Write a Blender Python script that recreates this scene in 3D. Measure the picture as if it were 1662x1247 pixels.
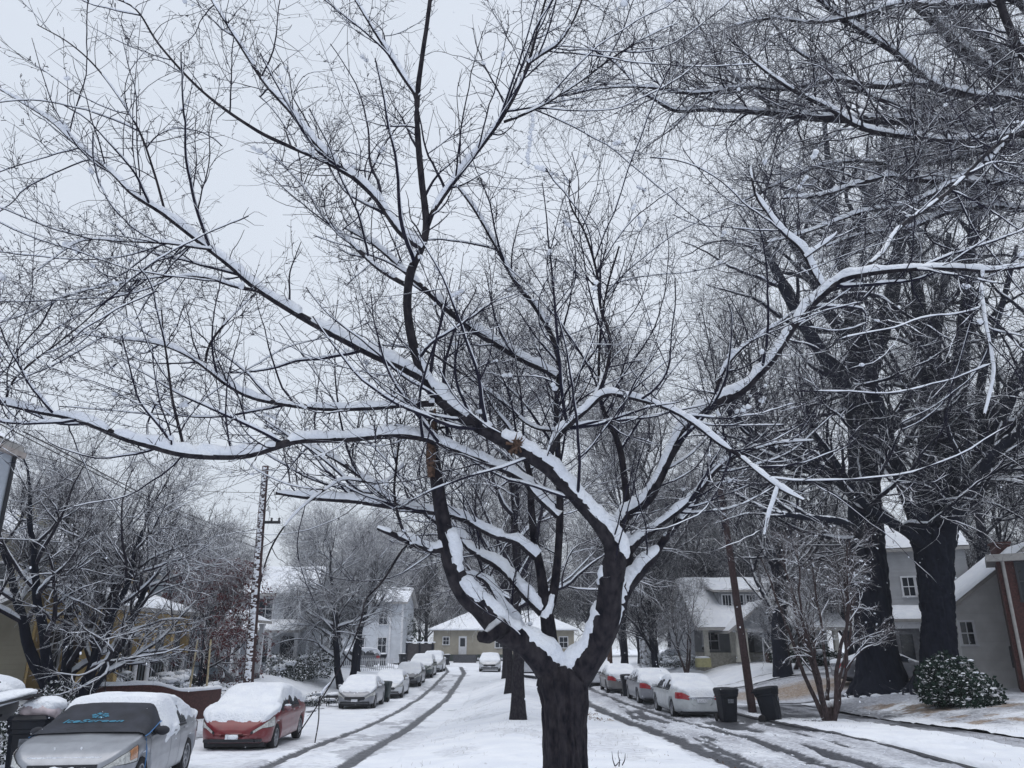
import bpy, bmesh, math, random
import numpy as np
from mathutils import Vector, Matrix
for _o in list(bpy.data.objects): bpy.data.objects.remove(_o)
S = bpy.context.scene
COL = S.collection
R = math.radians
random.seed(7)
RNG = np.random.default_rng(11)
# ------------------------------------------------------------------ camera
F = 1250.0; IW, IH = 1662.0, 1247.0; HOR = 1045.0; CH = 2.3
TH = math.atan((HOR - IH / 2) / F)
cd = bpy.data.cameras.new('Camera'); cam = bpy.data.objects.new('camera', cd); COL.objects.link(cam)
cam.location = (0, 0, CH); cam.rotation_euler = (math.pi / 2 + TH, 0, 0)
cd.sensor_width = 36; cd.lens = 36 * F / IW; cd.clip_start = 0.1; cd.clip_end = 3000
S.camera = cam
# ------------------------------------------------------------------ sky and sun
SUN_EL, SUN_AZ = R(74), R(200)
w = bpy.data.worlds.new('World'); S.world = w; w.use_nodes = True
nt = w.node_tree; nt.nodes.clear()
out = nt.nodes.new('ShaderNodeOutputWorld')
bg1 = nt.nodes.new('ShaderNodeBackground'); bg2 = nt.nodes.new('ShaderNodeBackground'); ad = nt.nodes.new('ShaderNodeAddShader')
sky = nt.nodes.new('ShaderNodeTexSky'); sky.sky_type = 'NISHITA'; sky.sun_disc = False
sky.sun_elevation = SUN_EL; sky.sun_rotation = SUN_AZ; sky.air_density = 1.5; sky.dust_density = 4
nt.links.new(sky.outputs[0], bg1.inputs[0]); bg1.inputs[1].default_value = 0.015
# overcast cloud deck: soft large clouds of nearly one tone
tc = nt.nodes.new('ShaderNodeTexCoord'); nz = nt.nodes.new('ShaderNodeTexNoise'); nz.inputs['Scale'].default_value = 1.6; nz.inputs['Detail'].default_value = 3
rp = nt.nodes.new('ShaderNodeValToRGB'); rp.color_ramp.elements[0].position = .3; rp.color_ramp.elements[1].position = .75
rp.color_ramp.elements[0].color = (.665, .72, .80, 1); rp.color_ramp.elements[1].color = (.735, .785, .868, 1)
nt.links.new(tc.outputs['Generated'], nz.inputs[0]); nt.links.new(nz.outputs[0], rp.inputs[0]); nt.links.new(rp.outputs[0], bg2.inputs[0])
bg2.inputs[1].default_value = 1.0
nt.links.new(bg1.outputs[0], ad.inputs[0]); nt.links.new(bg2.outputs[0], ad.inputs[1]); nt.links.new(ad.outputs[0], out.inputs[0])
sd = bpy.data.lights.new('Sun', 'SUN'); sd.energy = 1.25; sd.angle = R(60); sd.color = (1, .98, .96)
sun = bpy.data.objects.new('sun', sd); COL.objects.link(sun); sun.rotation_euler = (math.pi / 2 - SUN_EL, 0, R(-20))
S.view_settings.view_transform = 'Standard'; S.view_settings.look = 'None'; S.view_settings.gamma = 1
S.view_settings.exposure = 0.0
S.render.engine = 'CYCLES'
S.cycles.max_bounces = 5; S.cycles.transparent_max_bounces = 6; S.cycles.volume_bounces = 0

# ------------------------------------------------------------------ helpers
def ray(px, py):
    u = (px - IW / 2) / F; v = (IH / 2 - py) / F
    return np.array([u, math.cos(TH) - v * math.sin(TH), math.sin(TH) + v * math.cos(TH)])
def at(px, py, Y):
    d = ray(px, py); return np.array([0, 0, CH]) + d * (Y / d[1])
def wid(px, py, Y, w_):
    return w_ / F * (Y / ray(px, py)[1])
def gnd(px, py, z=0.0):
    d = ray(px, py); k = (z - CH) / d[2]; return np.array([0, 0, CH]) + d * k
def ss(a, b, x):
    t = np.clip((np.asarray(x, float) - a) / (b - a), 0, 1); return t * t * (3 - 2 * t)

def _h(i, j, k=0, s=0):
    n = (i * 374761393 + j * 668265263 + k * 2147483647 + s * 974711) & 0xffffffff
    n = ((n ^ (n >> 13)) * 1274126177) & 0xffffffff
    return ((n ^ (n >> 16)) & 0xffff) / 65535.0
def vn(x, y, s=0):
    x = np.asarray(x, float); y = np.asarray(y, float)
    i = np.floor(x).astype(np.int64); j = np.floor(y).astype(np.int64); fx = x - i; fy = y - j
    fx = fx * fx * (3 - 2 * fx); fy = fy * fy * (3 - 2 * fy)
    return (_h(i, j, 0, s) * (1 - fx) + _h(i + 1, j, 0, s) * fx) * (1 - fy) + (_h(i, j + 1, 0, s) * (1 - fx) + _h(i + 1, j + 1, 0, s) * fx) * fy
def fbm(x, y, s=0, o=4):
    r = 0; a = .5
    for k in range(o):
        r = r + a * vn(np.asarray(x) * 2 ** k, np.asarray(y) * 2 ** k, s + k * 17); a *= .5
    return r / (1 - .5 ** o)

def tag(o, label=None, cat=None, group=None, kind=None):
    if label: o['label'] = label
    if cat: o['category'] = cat
    if group: o['group'] = group
    if kind: o['kind'] = kind
    return o
def empty(name, loc=(0, 0, 0), rz=0):
    o = bpy.data.objects.new(name, None); COL.objects.link(o); o.location = loc; o.rotation_euler = (0, 0, rz); o.empty_display_size = .2
    return o
def np_mesh(name, V, Fc, mat=None, smooth=True, parent=None, attrs=None):
    V = np.asarray(V, np.float32); Fc = np.asarray(Fc, np.int32)
    k = Fc.shape[1]; me = bpy.data.meshes.new(name)
    me.vertices.add(len(V)); me.vertices.foreach_set('co', V.ravel())
    me.loops.add(Fc.size); me.loops.foreach_set('vertex_index', Fc.ravel())
    me.polygons.add(len(Fc)); me.polygons.foreach_set('loop_start', np.arange(len(Fc), dtype=np.int32) * k)
    me.polygons.foreach_set('loop_total', np.full(len(Fc), k, np.int32))
    if smooth: me.polygons.foreach_set('use_smooth', np.ones(len(Fc), bool))
    me.update(calc_edges=True)
    if attrs:
        for n, a in attrs.items():
            at_ = me.attributes.new(n, 'FLOAT', 'POINT'); at_.data.foreach_set('value', np.asarray(a, np.float32).ravel())
    if mat: me.materials.append(mat)
    o = bpy.data.objects.new(name, me); COL.objects.link(o)
    if parent: o.parent = parent
    return o

class MB:
    def __init__(s): s.v = []; s.f = []
    def add(s, v, f):
        b = len(s.v); s.v += [tuple(map(float, p)) for p in v]; s.f += [tuple(b + i for i in q) for q in f]; return s
    def box(s, x0, x1, y0, y1, z0, z1):
        return s.add([(x0, y0, z0), (x1, y0, z0), (x1, y1, z0), (x0, y1, z0), (x0, y0, z1), (x1, y0, z1), (x1, y1, z1), (x0, y1, z1)],
                     [(0, 3, 2, 1), (4, 5, 6, 7), (0, 1, 5, 4), (1, 2, 6, 5), (2, 3, 7, 6), (3, 0, 4, 7)])
    def tube(s, pts, rs, n=8, cap=True):
        pts = [np.array(p, float) for p in pts]
        if not hasattr(rs, '__len__'): rs = [rs] * len(pts)
        V = []; 
        for i, p in enumerate(pts):
            t = pts[min(i + 1, len(pts) - 1)] - pts[max(i - 1, 0)]; t /= np.linalg.norm(t) + 1e-9
            ref = np.array([0, 0, 1.]) if abs(t[2]) < .9 else np.array([1., 0, 0])
            u = np.cross(t, ref); u /= np.linalg.norm(u); v = np.cross(t, u)
            for k in range(n):
                a = 2 * math.pi * k / n; V.append(p + rs[i] * (math.cos(a) * u + math.sin(a) * v))
        Fc = []
        for i in range(len(pts) - 1):
            for k in range(n):
                a = i * n + k; b = i * n + (k + 1) % n; Fc.append((a, b, b + n, a + n))
        if cap: Fc.append(tuple(range(n - 1, -1, -1))); Fc.append(tuple((len(pts) - 1) * n + k for k in range(n)))
        return s.add(V, Fc)
    def prism(s, poly, axis, a, b):
        """poly: 2-D points; axis x: poly is (y,z), y: poly is (x,z), z: poly is (x,y)"""
        def mk(p, t): return {'x': (t, p[0], p[1]), 'y': (p[0], t, p[1]), 'z': (p[0], p[1], t)}[axis]
        n = len(poly); V = [mk(p, a) for p in poly] + [mk(p, b) for p in poly]
        return s.add(V, [tuple(range(n - 1, -1, -1)), tuple(range(n, 2 * n))] + [(i, (i + 1) % n, n + (i + 1) % n, n + i) for i in range(n)])
    def lathe(s, prof, n=20, axis='z', c=(0, 0, 0)):
        V = []
        for r, h in prof:
            for k in range(n):
                a = 2 * math.pi * k / n; x, y = r * math.cos(a), r * math.sin(a)
                V.append((c[0] + x, c[1] + y, c[2] + h) if axis == 'z' else (c[0] + x, c[1] + h, c[2] + y))
        return s.add(V, [(i * n + k, i * n + (k + 1) % n, (i + 1) * n + (k + 1) % n, (i + 1) * n + k) for i in range(len(prof) - 1) for k in range(n)])
    def build(s, name, mat, parent=None, smooth=False, bevel=0):
        me = bpy.data.meshes.new(name); me.from_pydata(s.v, [], s.f); me.update()
        bm = bmesh.new(); bm.from_mesh(me); bmesh.ops.recalc_face_normals(bm, faces=bm.faces)
        if bevel:
            bmesh.ops.bevel(bm, geom=[e for e in bm.edges if len(e.link_faces) == 2 and e.calc_face_angle(0) > .5], offset=bevel, segments=2, affect='EDGES', profile=.6)
        bm.to_mesh(me); bm.free()
        if smooth: me.polygons.foreach_set('use_smooth', [True] * len(me.polygons))
        if mat: me.materials.append(mat)
        o = bpy.data.objects.new(name, me); COL.objects.link(o)
        if parent: o.parent = parent
        return o
def copy_tree(o, parent=None):
    c = o.copy(); COL.objects.link(c); c.parent = parent
    for ch in list(o.children): copy_tree(ch, c)
    return c

# ------------------------------------------------------------------ materials
def newmat(name):
    m = bpy.data.materials.new(name); m.use_nodes = True; return m, m.node_tree, m.node_tree.nodes['Principled BSDF']
def N(t, kind, **kw):
    n = t.nodes.new(kind)
    for k, v in kw.items(): n.inputs[k.replace('_', ' ')].default_value = v
    return n
def noise_col(t, c1, c2, scale, lo=.35, hi=.65, detail=5, vec=None):
    n = N(t, 'ShaderNodeTexNoise', Scale=scale, Detail=detail); r = t.nodes.new('ShaderNodeValToRGB')
    r.color_ramp.elements[0].position = lo; r.color_ramp.elements[1].position = hi
    r.color_ramp.elements[0].color = (*c1, 1); r.color_ramp.elements[1].color = (*c2, 1)
    if vec is None: vec = t.nodes.new('ShaderNodeTexCoord').outputs['Object']
    t.links.new(vec, n.inputs[0]); t.links.new(n.outputs[0], r.inputs[0]); return r.outputs[0], n.outputs[0], vec
def plain(name, c, rough=.7, metal=0, var=.12, scale=6, bump=0, coat=0, spec=.5):
    m, t, b = newmat(name)
    col, nf, _ = noise_col(t, tuple(x * (1 - var) for x in c), tuple(min(1, x * (1 + var)) for x in c), scale)
    t.links.new(col, b.inputs['Base Color']); b.inputs['Roughness'].default_value = rough; b.inputs['Metallic'].default_value = metal
    b.inputs['Coat Weight'].default_value = coat; b.inputs['Specular IOR Level'].default_value = spec
    if bump:
        bp = N(t, 'ShaderNodeBump', Strength=bump, Distance=.02); t.links.new(nf, bp.inputs['Height']); t.links.new(bp.outputs[0], b.inputs['Normal'])
    return m
SNOWC = (.80, .83, .89)
def snow_mat(name='snow', bump=.5, scale=9):
    m, t, b = newmat(name)
    col, nf, vec = noise_col(t, (.74, .775, .85), (.83, .86, .91), 3.0)
    t.links.new(col, b.inputs['Base Color']); b.inputs['Roughness'].default_value = .85; b.inputs['Specular IOR Level'].default_value = .15
    n2 = N(t, 'ShaderNodeTexNoise', Scale=scale, Detail=8); t.links.new(vec, n2.inputs[0])
    bp = N(t, 'ShaderNodeBump', Strength=bump, Distance=.04); t.links.new(n2.outputs[0], bp.inputs['Height']); t.links.new(bp.outputs[0], b.inputs['Normal'])
    return m
M_SNOW = snow_mat('snow', .9, 22); M_SNOWG = snow_mat('ground_snow', .35, 5)
def bark_mat(name, c1, c2, thr=.45, soft=.25, scale=14, bump=.6, snowc=SNOWC, namp=.8, aspect=.35):
    """bark on which snow has settled wherever the surface faces up"""
    m, t, b = newmat(name)
    tcn = t.nodes.new('ShaderNodeTexCoord'); mp = t.nodes.new('ShaderNodeMapping'); mp.inputs['Scale'].default_value = (1, 1, aspect)
    t.links.new(tcn.outputs['Object'], mp.inputs[0])
    col, nf, _ = noise_col(t, c1, c2, scale, .3, .7, 6, mp.outputs[0])
    g = t.nodes.new('ShaderNodeNewGeometry'); sx = t.nodes.new('ShaderNodeSeparateXYZ'); t.links.new(g.outputs['Normal'], sx.inputs[0])
    n2 = N(t, 'ShaderNodeTexNoise', Scale=5, Detail=4); t.links.new(tcn.outputs['Object'], n2.inputs[0])
    ma = t.nodes.new('ShaderNodeMath'); ma.operation = 'MULTIPLY_ADD'; t.links.new(n2.outputs[0], ma.inputs[0]); ma.inputs[1].default_value = namp; t.links.new(sx.outputs[2], ma.inputs[2])
    mr = t.nodes.new('ShaderNodeMapRange'); t.links.new(ma.outputs[0], mr.inputs[0])
    mr.inputs[1].default_value = thr + namp * .5 - soft / 2; mr.inputs[2].default_value = thr + namp * .5 + soft / 2
    mx = t.nodes.new('ShaderNodeMix'); mx.data_type = 'RGBA'; t.links.new(mr.outputs[0], mx.inputs[0]); t.links.new(col, mx.inputs[6]); mx.inputs[7].default_value = (*snowc, 1)
    t.links.new(mx.outputs[2], b.inputs['Base Color']); b.inputs['Roughness'].default_value = .85; b.inputs['Specular IOR Level'].default_value = .2
    if bump:
        bp = N(t, 'ShaderNodeBump', Strength=bump, Distance=.02); t.links.new(nf, bp.inputs['Height']); t.links.new(bp.outputs[0], b.inputs['Normal'])
    return m
M_BARK = bark_mat('cherry_bark', (.005, .005, .010), (.038, .034, .039), thr=.84, scale=21, bump=1.0, aspect=.55)
M_TWIG = bark_mat('cherry_twig', (.007, .008, .018), (.023, .021, .036), thr=.72, bump=0)
M_TWIG_S = bark_mat('snowy_twig', (.011, .011, .019), (.034, .029, .040), thr=.30, bump=0)
M_TWIG_X = bark_mat('very_snowy_twig', (.013, .013, .021), (.038, .034, .042), thr=.16, bump=0)
M_OAK = bark_mat('oak_bark', (.003, .005, .012), (.011, .013, .025), thr=1.05, scale=9, bump=1)
M_OAKTW = bark_mat('oak_twig', (.004, .005, .012), (.014, .013, .024), thr=.5, bump=0)
M_MYRT = bark_mat('myrtle_bark', (.022, .016, .018), (.07, .05, .05), thr=.5, scale=18, bump=.4)
M_REDLEAF = bark_mat('dry_red_leaf', (.06, .012, .016), (.12, .028, .03), thr=.85, bump=0)
M_GREEN = bark_mat('evergreen_leaf', (.006, .016, .012), (.022, .045, .032), thr=.80, bump=0, scale=4)
M_GREEN_S = bark_mat('snowy_evergreen_leaf', (.015, .022, .02), (.04, .055, .045), thr=.35, bump=0, scale=4)
M_WOOD = plain('bare_wood', (.085, .05, .035), .85, var=.6, scale=45, bump=1)
M_DARK = plain('black_plastic', (.012, .013, .018), .55)
M_GLASS = plain('dark_glass', (.012, .016, .024), .12, var=.3, scale=2)
M_TYRE = plain('tyre_rubber', (.012, .012, .015), .85)
M_RIM = plain('alloy_rim', (.30, .31, .34), .35, metal=.7)
M_RED = plain('tail_lamp_red', (.30, .012, .02), .2, coat=.5)
M_LAMP = plain('lamp_glass', (.42, .43, .42), .15, coat=.8, var=.3, scale=25)
M_AMBER = plain('amber_glass', (.42, .20, .10), .2, coat=.8, var=.2)
M_CHROME = plain('chrome', (.6, .62, .66), .2, metal=1)
M_PLATE = plain('number_plate', (.55, .57, .62), .5, var=.3, scale=30)
M_WHITE = plain('white_paint', (.62, .63, .66), .6, var=.08)
M_BRICK = plain('red_brick', (.062, .024, .022), .9, var=.4, scale=14)
M_CONC = plain('wet_concrete', (.05, .052, .06), .6, var=.4, scale=8)
M_POLE = bark_mat('weathered_pole', (.035, .022, .024), (.075, .045, .045), thr=.97, scale=20, bump=.4, aspect=.1)
M_WIRE = plain('wire', (.01, .01, .013), .6)
# ------------------------------------------------------------------ ground, roads, kerbs
def grid(name, xs, ys, hf, mat, attrs=None, kind='structure'):
    X, Y = np.meshgrid(xs, ys); Z = hf(X, Y); nx, ny = len(xs), len(ys)
    V = np.stack([X, Y, Z], -1).reshape(-1, 3)
    i = np.arange(ny - 1)[:, None] * nx + np.arange(nx - 1)[None]
    Fc = np.stack([i, i + 1, i + nx + 1, i + nx], -1).reshape(-1, 4)
    o = np_mesh(name, V, Fc, mat, True, None, {k: f(X, Y) for k, f in attrs.items()} if attrs else None)
    return tag(o, kind=kind)
def spaced(a, b, s0, s1):
    r = [a]
    while r[-1] < b: r.append(r[-1] + s0 + (s1 - s0) * (r[-1] - a) / (b - a))
    r[-1] = b; return np.array(r)
def dip(X, Y):   # the left-hand street sags gently towards the middle distance
    return -.80 * ss(6, 42, Y) * (1 - ss(46, 70, Y)) * ss(-15, -10.5, X) * (1 - ss(-3.0, .3, X)) - .32 * ss(19, 33, Y) * (1 - ss(58, 78, Y)) * ss(-.5, 3, X) * (1 - ss(12.5, 16, X))
def z_right(X, Y):
    return 0.10 + .34 * ss(12.9, 19, X) + .72 * ss(36, 58, Y) * ss(10, 15, X) + dip(X, Y)
def z_left(X, Y):
    return 0.10 + .35 * ss(-11, -14, X) + dip(X, Y)
def ground_mat(name, wet, dirt, rough_wet=.35):
    m, t, b = newmat(name)
    col, nf, vec = noise_col(t, (.745, .78, .855), (.83, .86, .915), 1.2)
    def mixin(colr, attr, c1, c2, sc, amp):
        a = t.nodes.new('ShaderNodeAttribute'); a.attribute_name = attr
        n = N(t, 'ShaderNodeTexNoise', Scale=sc, Detail=7, Roughness=.65); t.links.new(vec, n.inputs[0])
        ma = t.nodes.new('ShaderNodeMath'); ma.operation = 'MULTIPLY_ADD'; t.links.new(n.outputs[0], ma.inputs[0]); ma.inputs[1].default_value = amp; t.links.new(a.outputs['Fac'], ma.inputs[2])
        mr = t.nodes.new('ShaderNodeMapRange'); t.links.new(ma.outputs[0], mr.inputs[0]); mr.inputs[1].default_value = .30 + amp / 2; mr.inputs[2].default_value = .74 + amp / 2
        c, _, _ = noise_col(t, c1, c2, 11, vec=vec)
        mx = t.nodes.new('ShaderNodeMix'); mx.data_type = 'RGBA'; t.links.new(mr.outputs[0], mx.inputs[0]); t.links.new(colr, mx.inputs[6]); t.links.new(c, mx.inputs[7])
        return mx.outputs[2], mr.outputs[0]
    col, f2 = mixin(col, 'slush', (.30, .31, .35), (.52, .54, .60), 6, .9)
    if dirt: col, _ = mixin(col, 'dirt', (.22, .16, .12), (.42, .35, .29), 9, 1.1)
    col, f = mixin(col, 'wet', (.042, .045, .056), (.10, .104, .12), 7, 1.25)
    t.links.new(col, b.inputs['Base Color'])
    mr = t.nodes.new('ShaderNodeMapRange'); t.links.new(f, mr.inputs[0]); mr.inputs[3].default_value = .85; mr.inputs[4].default_value = rough_wet; t.links.new(mr.outputs[0], b.inputs['Roughness'])
    b.inputs['Specular IOR Level'].default_value = .3
    n2 = N(t, 'ShaderNodeTexNoise', Scale=4, Detail=9, Roughness=.6); t.links.new(vec, n2.inputs[0])
    bp = N(t, 'ShaderNodeBump', Strength=.8, Distance=.07); t.links.new(n2.outputs[0], bp.inputs['Height']); t.links.new(bp.outputs[0], b.inputs['Normal'])
    return m
M_ROAD = ground_mat('snowy_asphalt', 1, 1); M_LAWN = ground_mat('snow_lawn', 1, 1)
zero = lambda X, Y: X * 0

def track(pts):  # pixel points of a wheel track -> X as a function of Y
    P = []
    for p in pts:
        z = 0.
        for _ in range(12): q = gnd(*p, z); z = .5 * z + .5 * float(dip(q[0], q[1]))
        P.append(q[:2])
    P = np.array(P); P = P[np.argsort(P[:, 1])]
    return lambda Y: np.interp(Y, P[:, 1], P[:, 0])
tL1 = track([(400, 1262), (430, 1248), (600, 1179), (667, 1143), (702, 1117), (727, 1092), (722, 1082), (735, 1076)])
tL2 = track([(520, 1262), (560, 1247), (600, 1223), (647, 1194), (698, 1157), (727, 1133), (741, 1112), (753, 1094), (747, 1082), (762, 1076)])
tR1 = track([(940, 1132), (953, 1143), (1012, 1170), (1073, 1194), (1124, 1217), (1186, 1243), (1240, 1266)])
tR2 = track([(950, 1113), (961, 1121), (1012, 1143), (1063, 1160), (1124, 1178), (1186, 1193), (1260, 1217), (1330, 1245)])
def left_wet(X, Y):
    n = fbm(X * 3, Y * 1.3, 5)
    a = 0
    for tr, wd in ((tL1, .13), (tL2, .19)):
        d = np.abs(X - tr(Y) + (fbm(Y * .8, Y * 0, 3) - .5) * .12 + (fbm(X * 9, Y * 5, 6) - .5) * .16)
        a = np.maximum(a, 1.25 * np.clip(1.5 - d / wd, 0, 1))
    return a * (1 - .25 * n) * (1 - ss(82, 86, Y))
def left_slush(X, Y):
    mid = (tL1(Y) + tL2(Y)) / 2; d = np.abs(X - mid)
    return .48 * np.exp(-(d / 1.3) ** 4) * (.35 + .9 * fbm(X * 1.2, Y * .35, 9)) * (1 - ss(70, 84, Y)) + .35 * (fbm(X * .8, Y * .5, 31) > .62)
def left_h(X, Y):
    h = .055 * (1 - np.clip(left_wet(X, Y), 0, 1)) + .05 * (fbm(X * 2.5, Y * 1.8, 12) - .5)
    mid = (tL1(Y) + tL2(Y)) / 2
    h += .02 * np.exp(-((np.abs(X - mid) - 1.1) / .25) ** 2)
    return h + .05 * ss(-8.5, -9.0, X) * fbm(X * 3, Y * 3, 77) + dip(X, Y)
grid('road', spaced(-9.25, -2.5, .07, .07), spaced(5, 86, .07, .5), left_h, M_ROAD, {'wet': left_wet, 'slush': left_slush, 'dirt': zero})
def right_wet(X, Y):
    a = 0
    for tr, wd, am in ((tR1, .25, 1.2), (tR2, .19, 1.05)):
        d = np.abs(X - tr(Y) + (fbm(Y * .6, Y * 0, 23) - .5) * .25 + (fbm(X * 7, Y * 4, 26) - .5) * .3)
        a = np.maximum(a, am * np.clip(1.5 - d / wd, 0, 1))
    n = fbm(X * 1.6, Y * .5, 41)
    streak = .90 * ss(.55, .68, fbm(X * 2.2, Y * .28, 44)) * ss(0, .5, X - tR1(Y)) * (1 - ss(30, 45, Y) * .6)
    gut = .9 * ss(7.6, 8.1, X) * ss(22, 25, Y) * (1 - ss(31, 34, Y)) * (.6 + .6 * n)
    und = .9 * ss(6, 6.4, X) * ss(23, 25, Y) * ss(.45, .6, fbm(X * .9, Y * .3, 47))
    return np.maximum(np.maximum(a * (1.1 - .35 * n), streak), np.maximum(gut, und))
def right_slush(X, Y):
    return .25 + .75 * (fbm(X * 1.3, Y * .45, 51)) * ss(3.2, 4.5, X)
def right_h(X, Y):
    return .05 * (1 - np.clip(right_wet(X, Y), 0, 1)) + .12 * (fbm(X * 3.2, Y * 1.6, 60) - .42) * ss(3.4, 4.2, X) * (1 - .7 * np.clip(right_wet(X, Y), 0, 1)) + .012 + dip(X, Y)
grid('road', spaced(2.9, 8.75, .06, .06), spaced(5, 86, .07, .5), right_h, M_ROAD,
     {'wet': right_wet, 'slush': right_slush, 'dirt': lambda X, Y: .38 * fbm(X, Y * .4, 66)})
# median between the two roads
def med_edge_l(Y): return -2.62 + .25 * (fbm(Y * .5, Y * 0, 70) - .5) + .1 * (fbm(Y * 3, Y * 0, 71) - .5)
def med_edge_r(Y): return tR1(Y) - .42 + .1 * (fbm(Y * 2.5, Y * 0, 73) - .5)
def med_h(X, Y):
    e = np.minimum(X - med_edge_l(Y), med_edge_r(Y) - X)
    h = -.06 + .20 * ss(0, .22, e) + .04 * (fbm(X * .7, Y * .7, 74) - .5) + .035 * (fbm(X * 3, Y * 3, 75) - .5) + .08 * np.exp(-((X - .45) ** 2 + (Y - 6.6) ** 2) / .5)
    h += .16 * np.exp(-((X - .2) ** 2 + (Y - 26.6) ** 2) / .35)
    foot = ss(.60, .68, fbm(X * 3.1 + 5, Y * 2.2, 79)) * ss(.5, .6, fbm(X * .4, Y * .3, 80))
    return np.where(e > .1, h - .05 * foot, h) * (1 - ss(56, 60, Y)) - .05 * ss(56, 60, Y) + dip(X, Y)
def med_dirt(X, Y):
    return .95 * ss(.9, .1, med_edge_r(Y) - X) * ss(.50, .66, fbm(X * 1.2, Y * .33, 81)) + .25 * ss(.62, .7, fbm(X * 4, Y * 4, 83))
grid('median', spaced(-2.95, 4.6, .07, .07), spaced(3.5, 60, .07, .4), med_h, M_LAWN, {'wet': lambda X, Y: .30 * ss(.6, .75, fbm(X * 6, Y * 6, 88)), 'slush': lambda X, Y: .42 * ss(.5, .7, fbm(X * .8, Y * .6, 84)), 'dirt': med_dirt})
# lawns and verges either side
def rl_h(X, Y):
    h = z_right(X, Y) + .07 * (fbm(X * .8, Y * .8, 90) - .5) + .05 * (fbm(X * 3, Y * 3, 91) - .5) - .04 * ss(.66, .72, fbm(X * 2.6, Y * 2.6, 94))
    e_ = 8.50 + .62 * fbm(Y * .55, Y * 0, 92) ** 1.2 + .12 * (fbm(Y * 3, X * 2, 93) - .5)
    h = h + .02 - .24 * ss(e_ + .12, e_ - .06, X)
    return h
def rl_wet(X, Y):
    bnk = .62 * ss(13, 14, X) * (1 - ss(17, 20, X)) * ss(22, 25, Y) * (1 - ss(34, 37, Y)) * fbm(X * 1.4, Y * 1.4, 95)
    dr = .80 * ss(9.0, 9.4, X) * ss(27.5, 29.5, Y + .4 * fbm(X, Y, 96)) * (1 - ss(34.5, 36, Y)) * (1 - ss(12.6, 15.5, X))
    return np.maximum(bnk, dr * (.55 + .8 * fbm(X * 1.1, Y * .7, 97)))
def rl_slush(X, Y):
    return np.maximum(.75 * ss(12.5, 14, X) * (1 - ss(24, 27, X)) * (1 - ss(35, 38, Y)) * fbm(X * .7, Y * .7, 98) * 1.3, .8 * ss(30, 33, Y) * (1 - ss(35, 37, Y)))
def rl_dirt(X, Y):
    return .78 * ss(13, 14, X) * (1 - ss(16.5, 19, X)) * ss(23, 25, Y) * (1 - ss(32, 34, Y)) * ss(.44, .66, fbm(X * 1.6, Y * 1.6, 99))
SW0, SW1 = 11.3, 12.7
def zs(Y): return SW0 + .9 * ss(24, 34, Y) * 0 + 0 * Y
A3 = {'wet': rl_wet, 'slush': rl_slush, 'dirt': rl_dirt}
grid('verge', spaced(8.44, SW0, .06, .06), spaced(4, 36.6, .08, .2), rl_h, M_LAWN, A3)
grid('lawn', spaced(SW1, 75, .12, 1.2), spaced(4, 36.6, .1, .25), rl_h, M_LAWN, A3)
grid('sidewalk', spaced(SW0 - .02, SW1 + .02, .07, .07), spaced(4, 36.6, .1, .2), lambda X, Y: z_right(X, Y) - .035 + .03 * (fbm(X * 3, Y * 2, 101) - .5), M_LAWN,
     {'wet': lambda X, Y: .36 + .36 * ss(20, 26, Y) - .9 * (fbm(X * 1.6, Y * .8, 102) - .42) - .35 * (1 - ss(13, 19, Y)), 'slush': lambda X, Y: .8 + 0 * X, 'dirt': zero})
grid('driveway', spaced(8.72, 75, .15, 1.2), spaced(36.6, 46.5, .12, .12), lambda X, Y: z_right(X, Y) - .03 + .05 * (fbm(X * 2, Y * 2, 104) - .5) + .1 * np.exp(-((Y - 41.5 - .6 * fbm(X * .5, X * 0, 3)) / 1.2) ** 2), M_LAWN,
     {'wet': lambda X, Y: .78 * np.exp(-((Y - 37.3) / .5) ** 2) + .55 * np.exp(-((Y - 46.1) / .3) ** 2), 'slush': lambda X, Y: .8 - .3 * fbm(X, Y, 5), 'dirt': lambda X, Y: .78 * np.exp(-((Y - 41.6) / 3.2) ** 4) * (.6 + .55 * fbm(X * .7, Y * 1.5, 105))})
grid('lawn', spaced(8.72, 75, .15, 1.2), spaced(46.5, 86, .2, .6), rl_h, M_LAWN, {'wet': lambda X, Y: .7 * np.exp(-((Y - 48.5) / .22) ** 2) * ss(10, 12, X), 'slush': lambda X, Y: .4 * ss(.55, .7, fbm(X * .5, Y * .5, 106)), 'dirt': zero})
def ll_h(X, Y):
    h = z_left(X, Y) + .06 * (fbm(X * .9, Y * .9, 110) - .5) + .06 * (fbm(X * 3, Y * 3, 111) - .5) * ss(-8.5, -9.5, X)
    return h - .2 * ss(-9.25, -9.0, X)
grid('lawn', spaced(-70, -8.95, .9, .1), spaced(4, 86, .1, .5), ll_h, M_LAWN,
     {'wet': lambda X, Y: .75 * ss(.56, .68, fbm(X * 1.5, Y * 1.2, 112)) * ss(-9.8, -9.4, X) * (1 - ss(40, 60, Y)), 'slush': lambda X, Y: .75 * ss(-11, -10, X) * fbm(X * 2, Y, 113) * 1.3, 'dirt': zero})
grid('ground', np.linspace(-250, 250, 41), np.concatenate([np.linspace(-60, 4, 5), np.linspace(10, 84, 6), np.linspace(86, 120, 12), np.linspace(150, 250, 8)]),
     lambda X, Y: -1.0 + .93 * ss(60, 86, Y) + .75 * ss(85, 100, Y) + .0 * X, M_LAWN, {'wet': zero, 'slush': zero, 'dirt': zero})
grid('street', spaced(-2.6, 3.0, .2, .2), spaced(57.5, 86, .2, .3), lambda X, Y: .03 + .04 * (fbm(X, Y, 120) - .5) + dip(X, Y), M_ROAD,
     {'wet': lambda X, Y: left_wet(X, Y), 'slush': lambda X, Y: .45 * fbm(X * .6, Y * .6, 121), 'dirt': zero})
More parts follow.
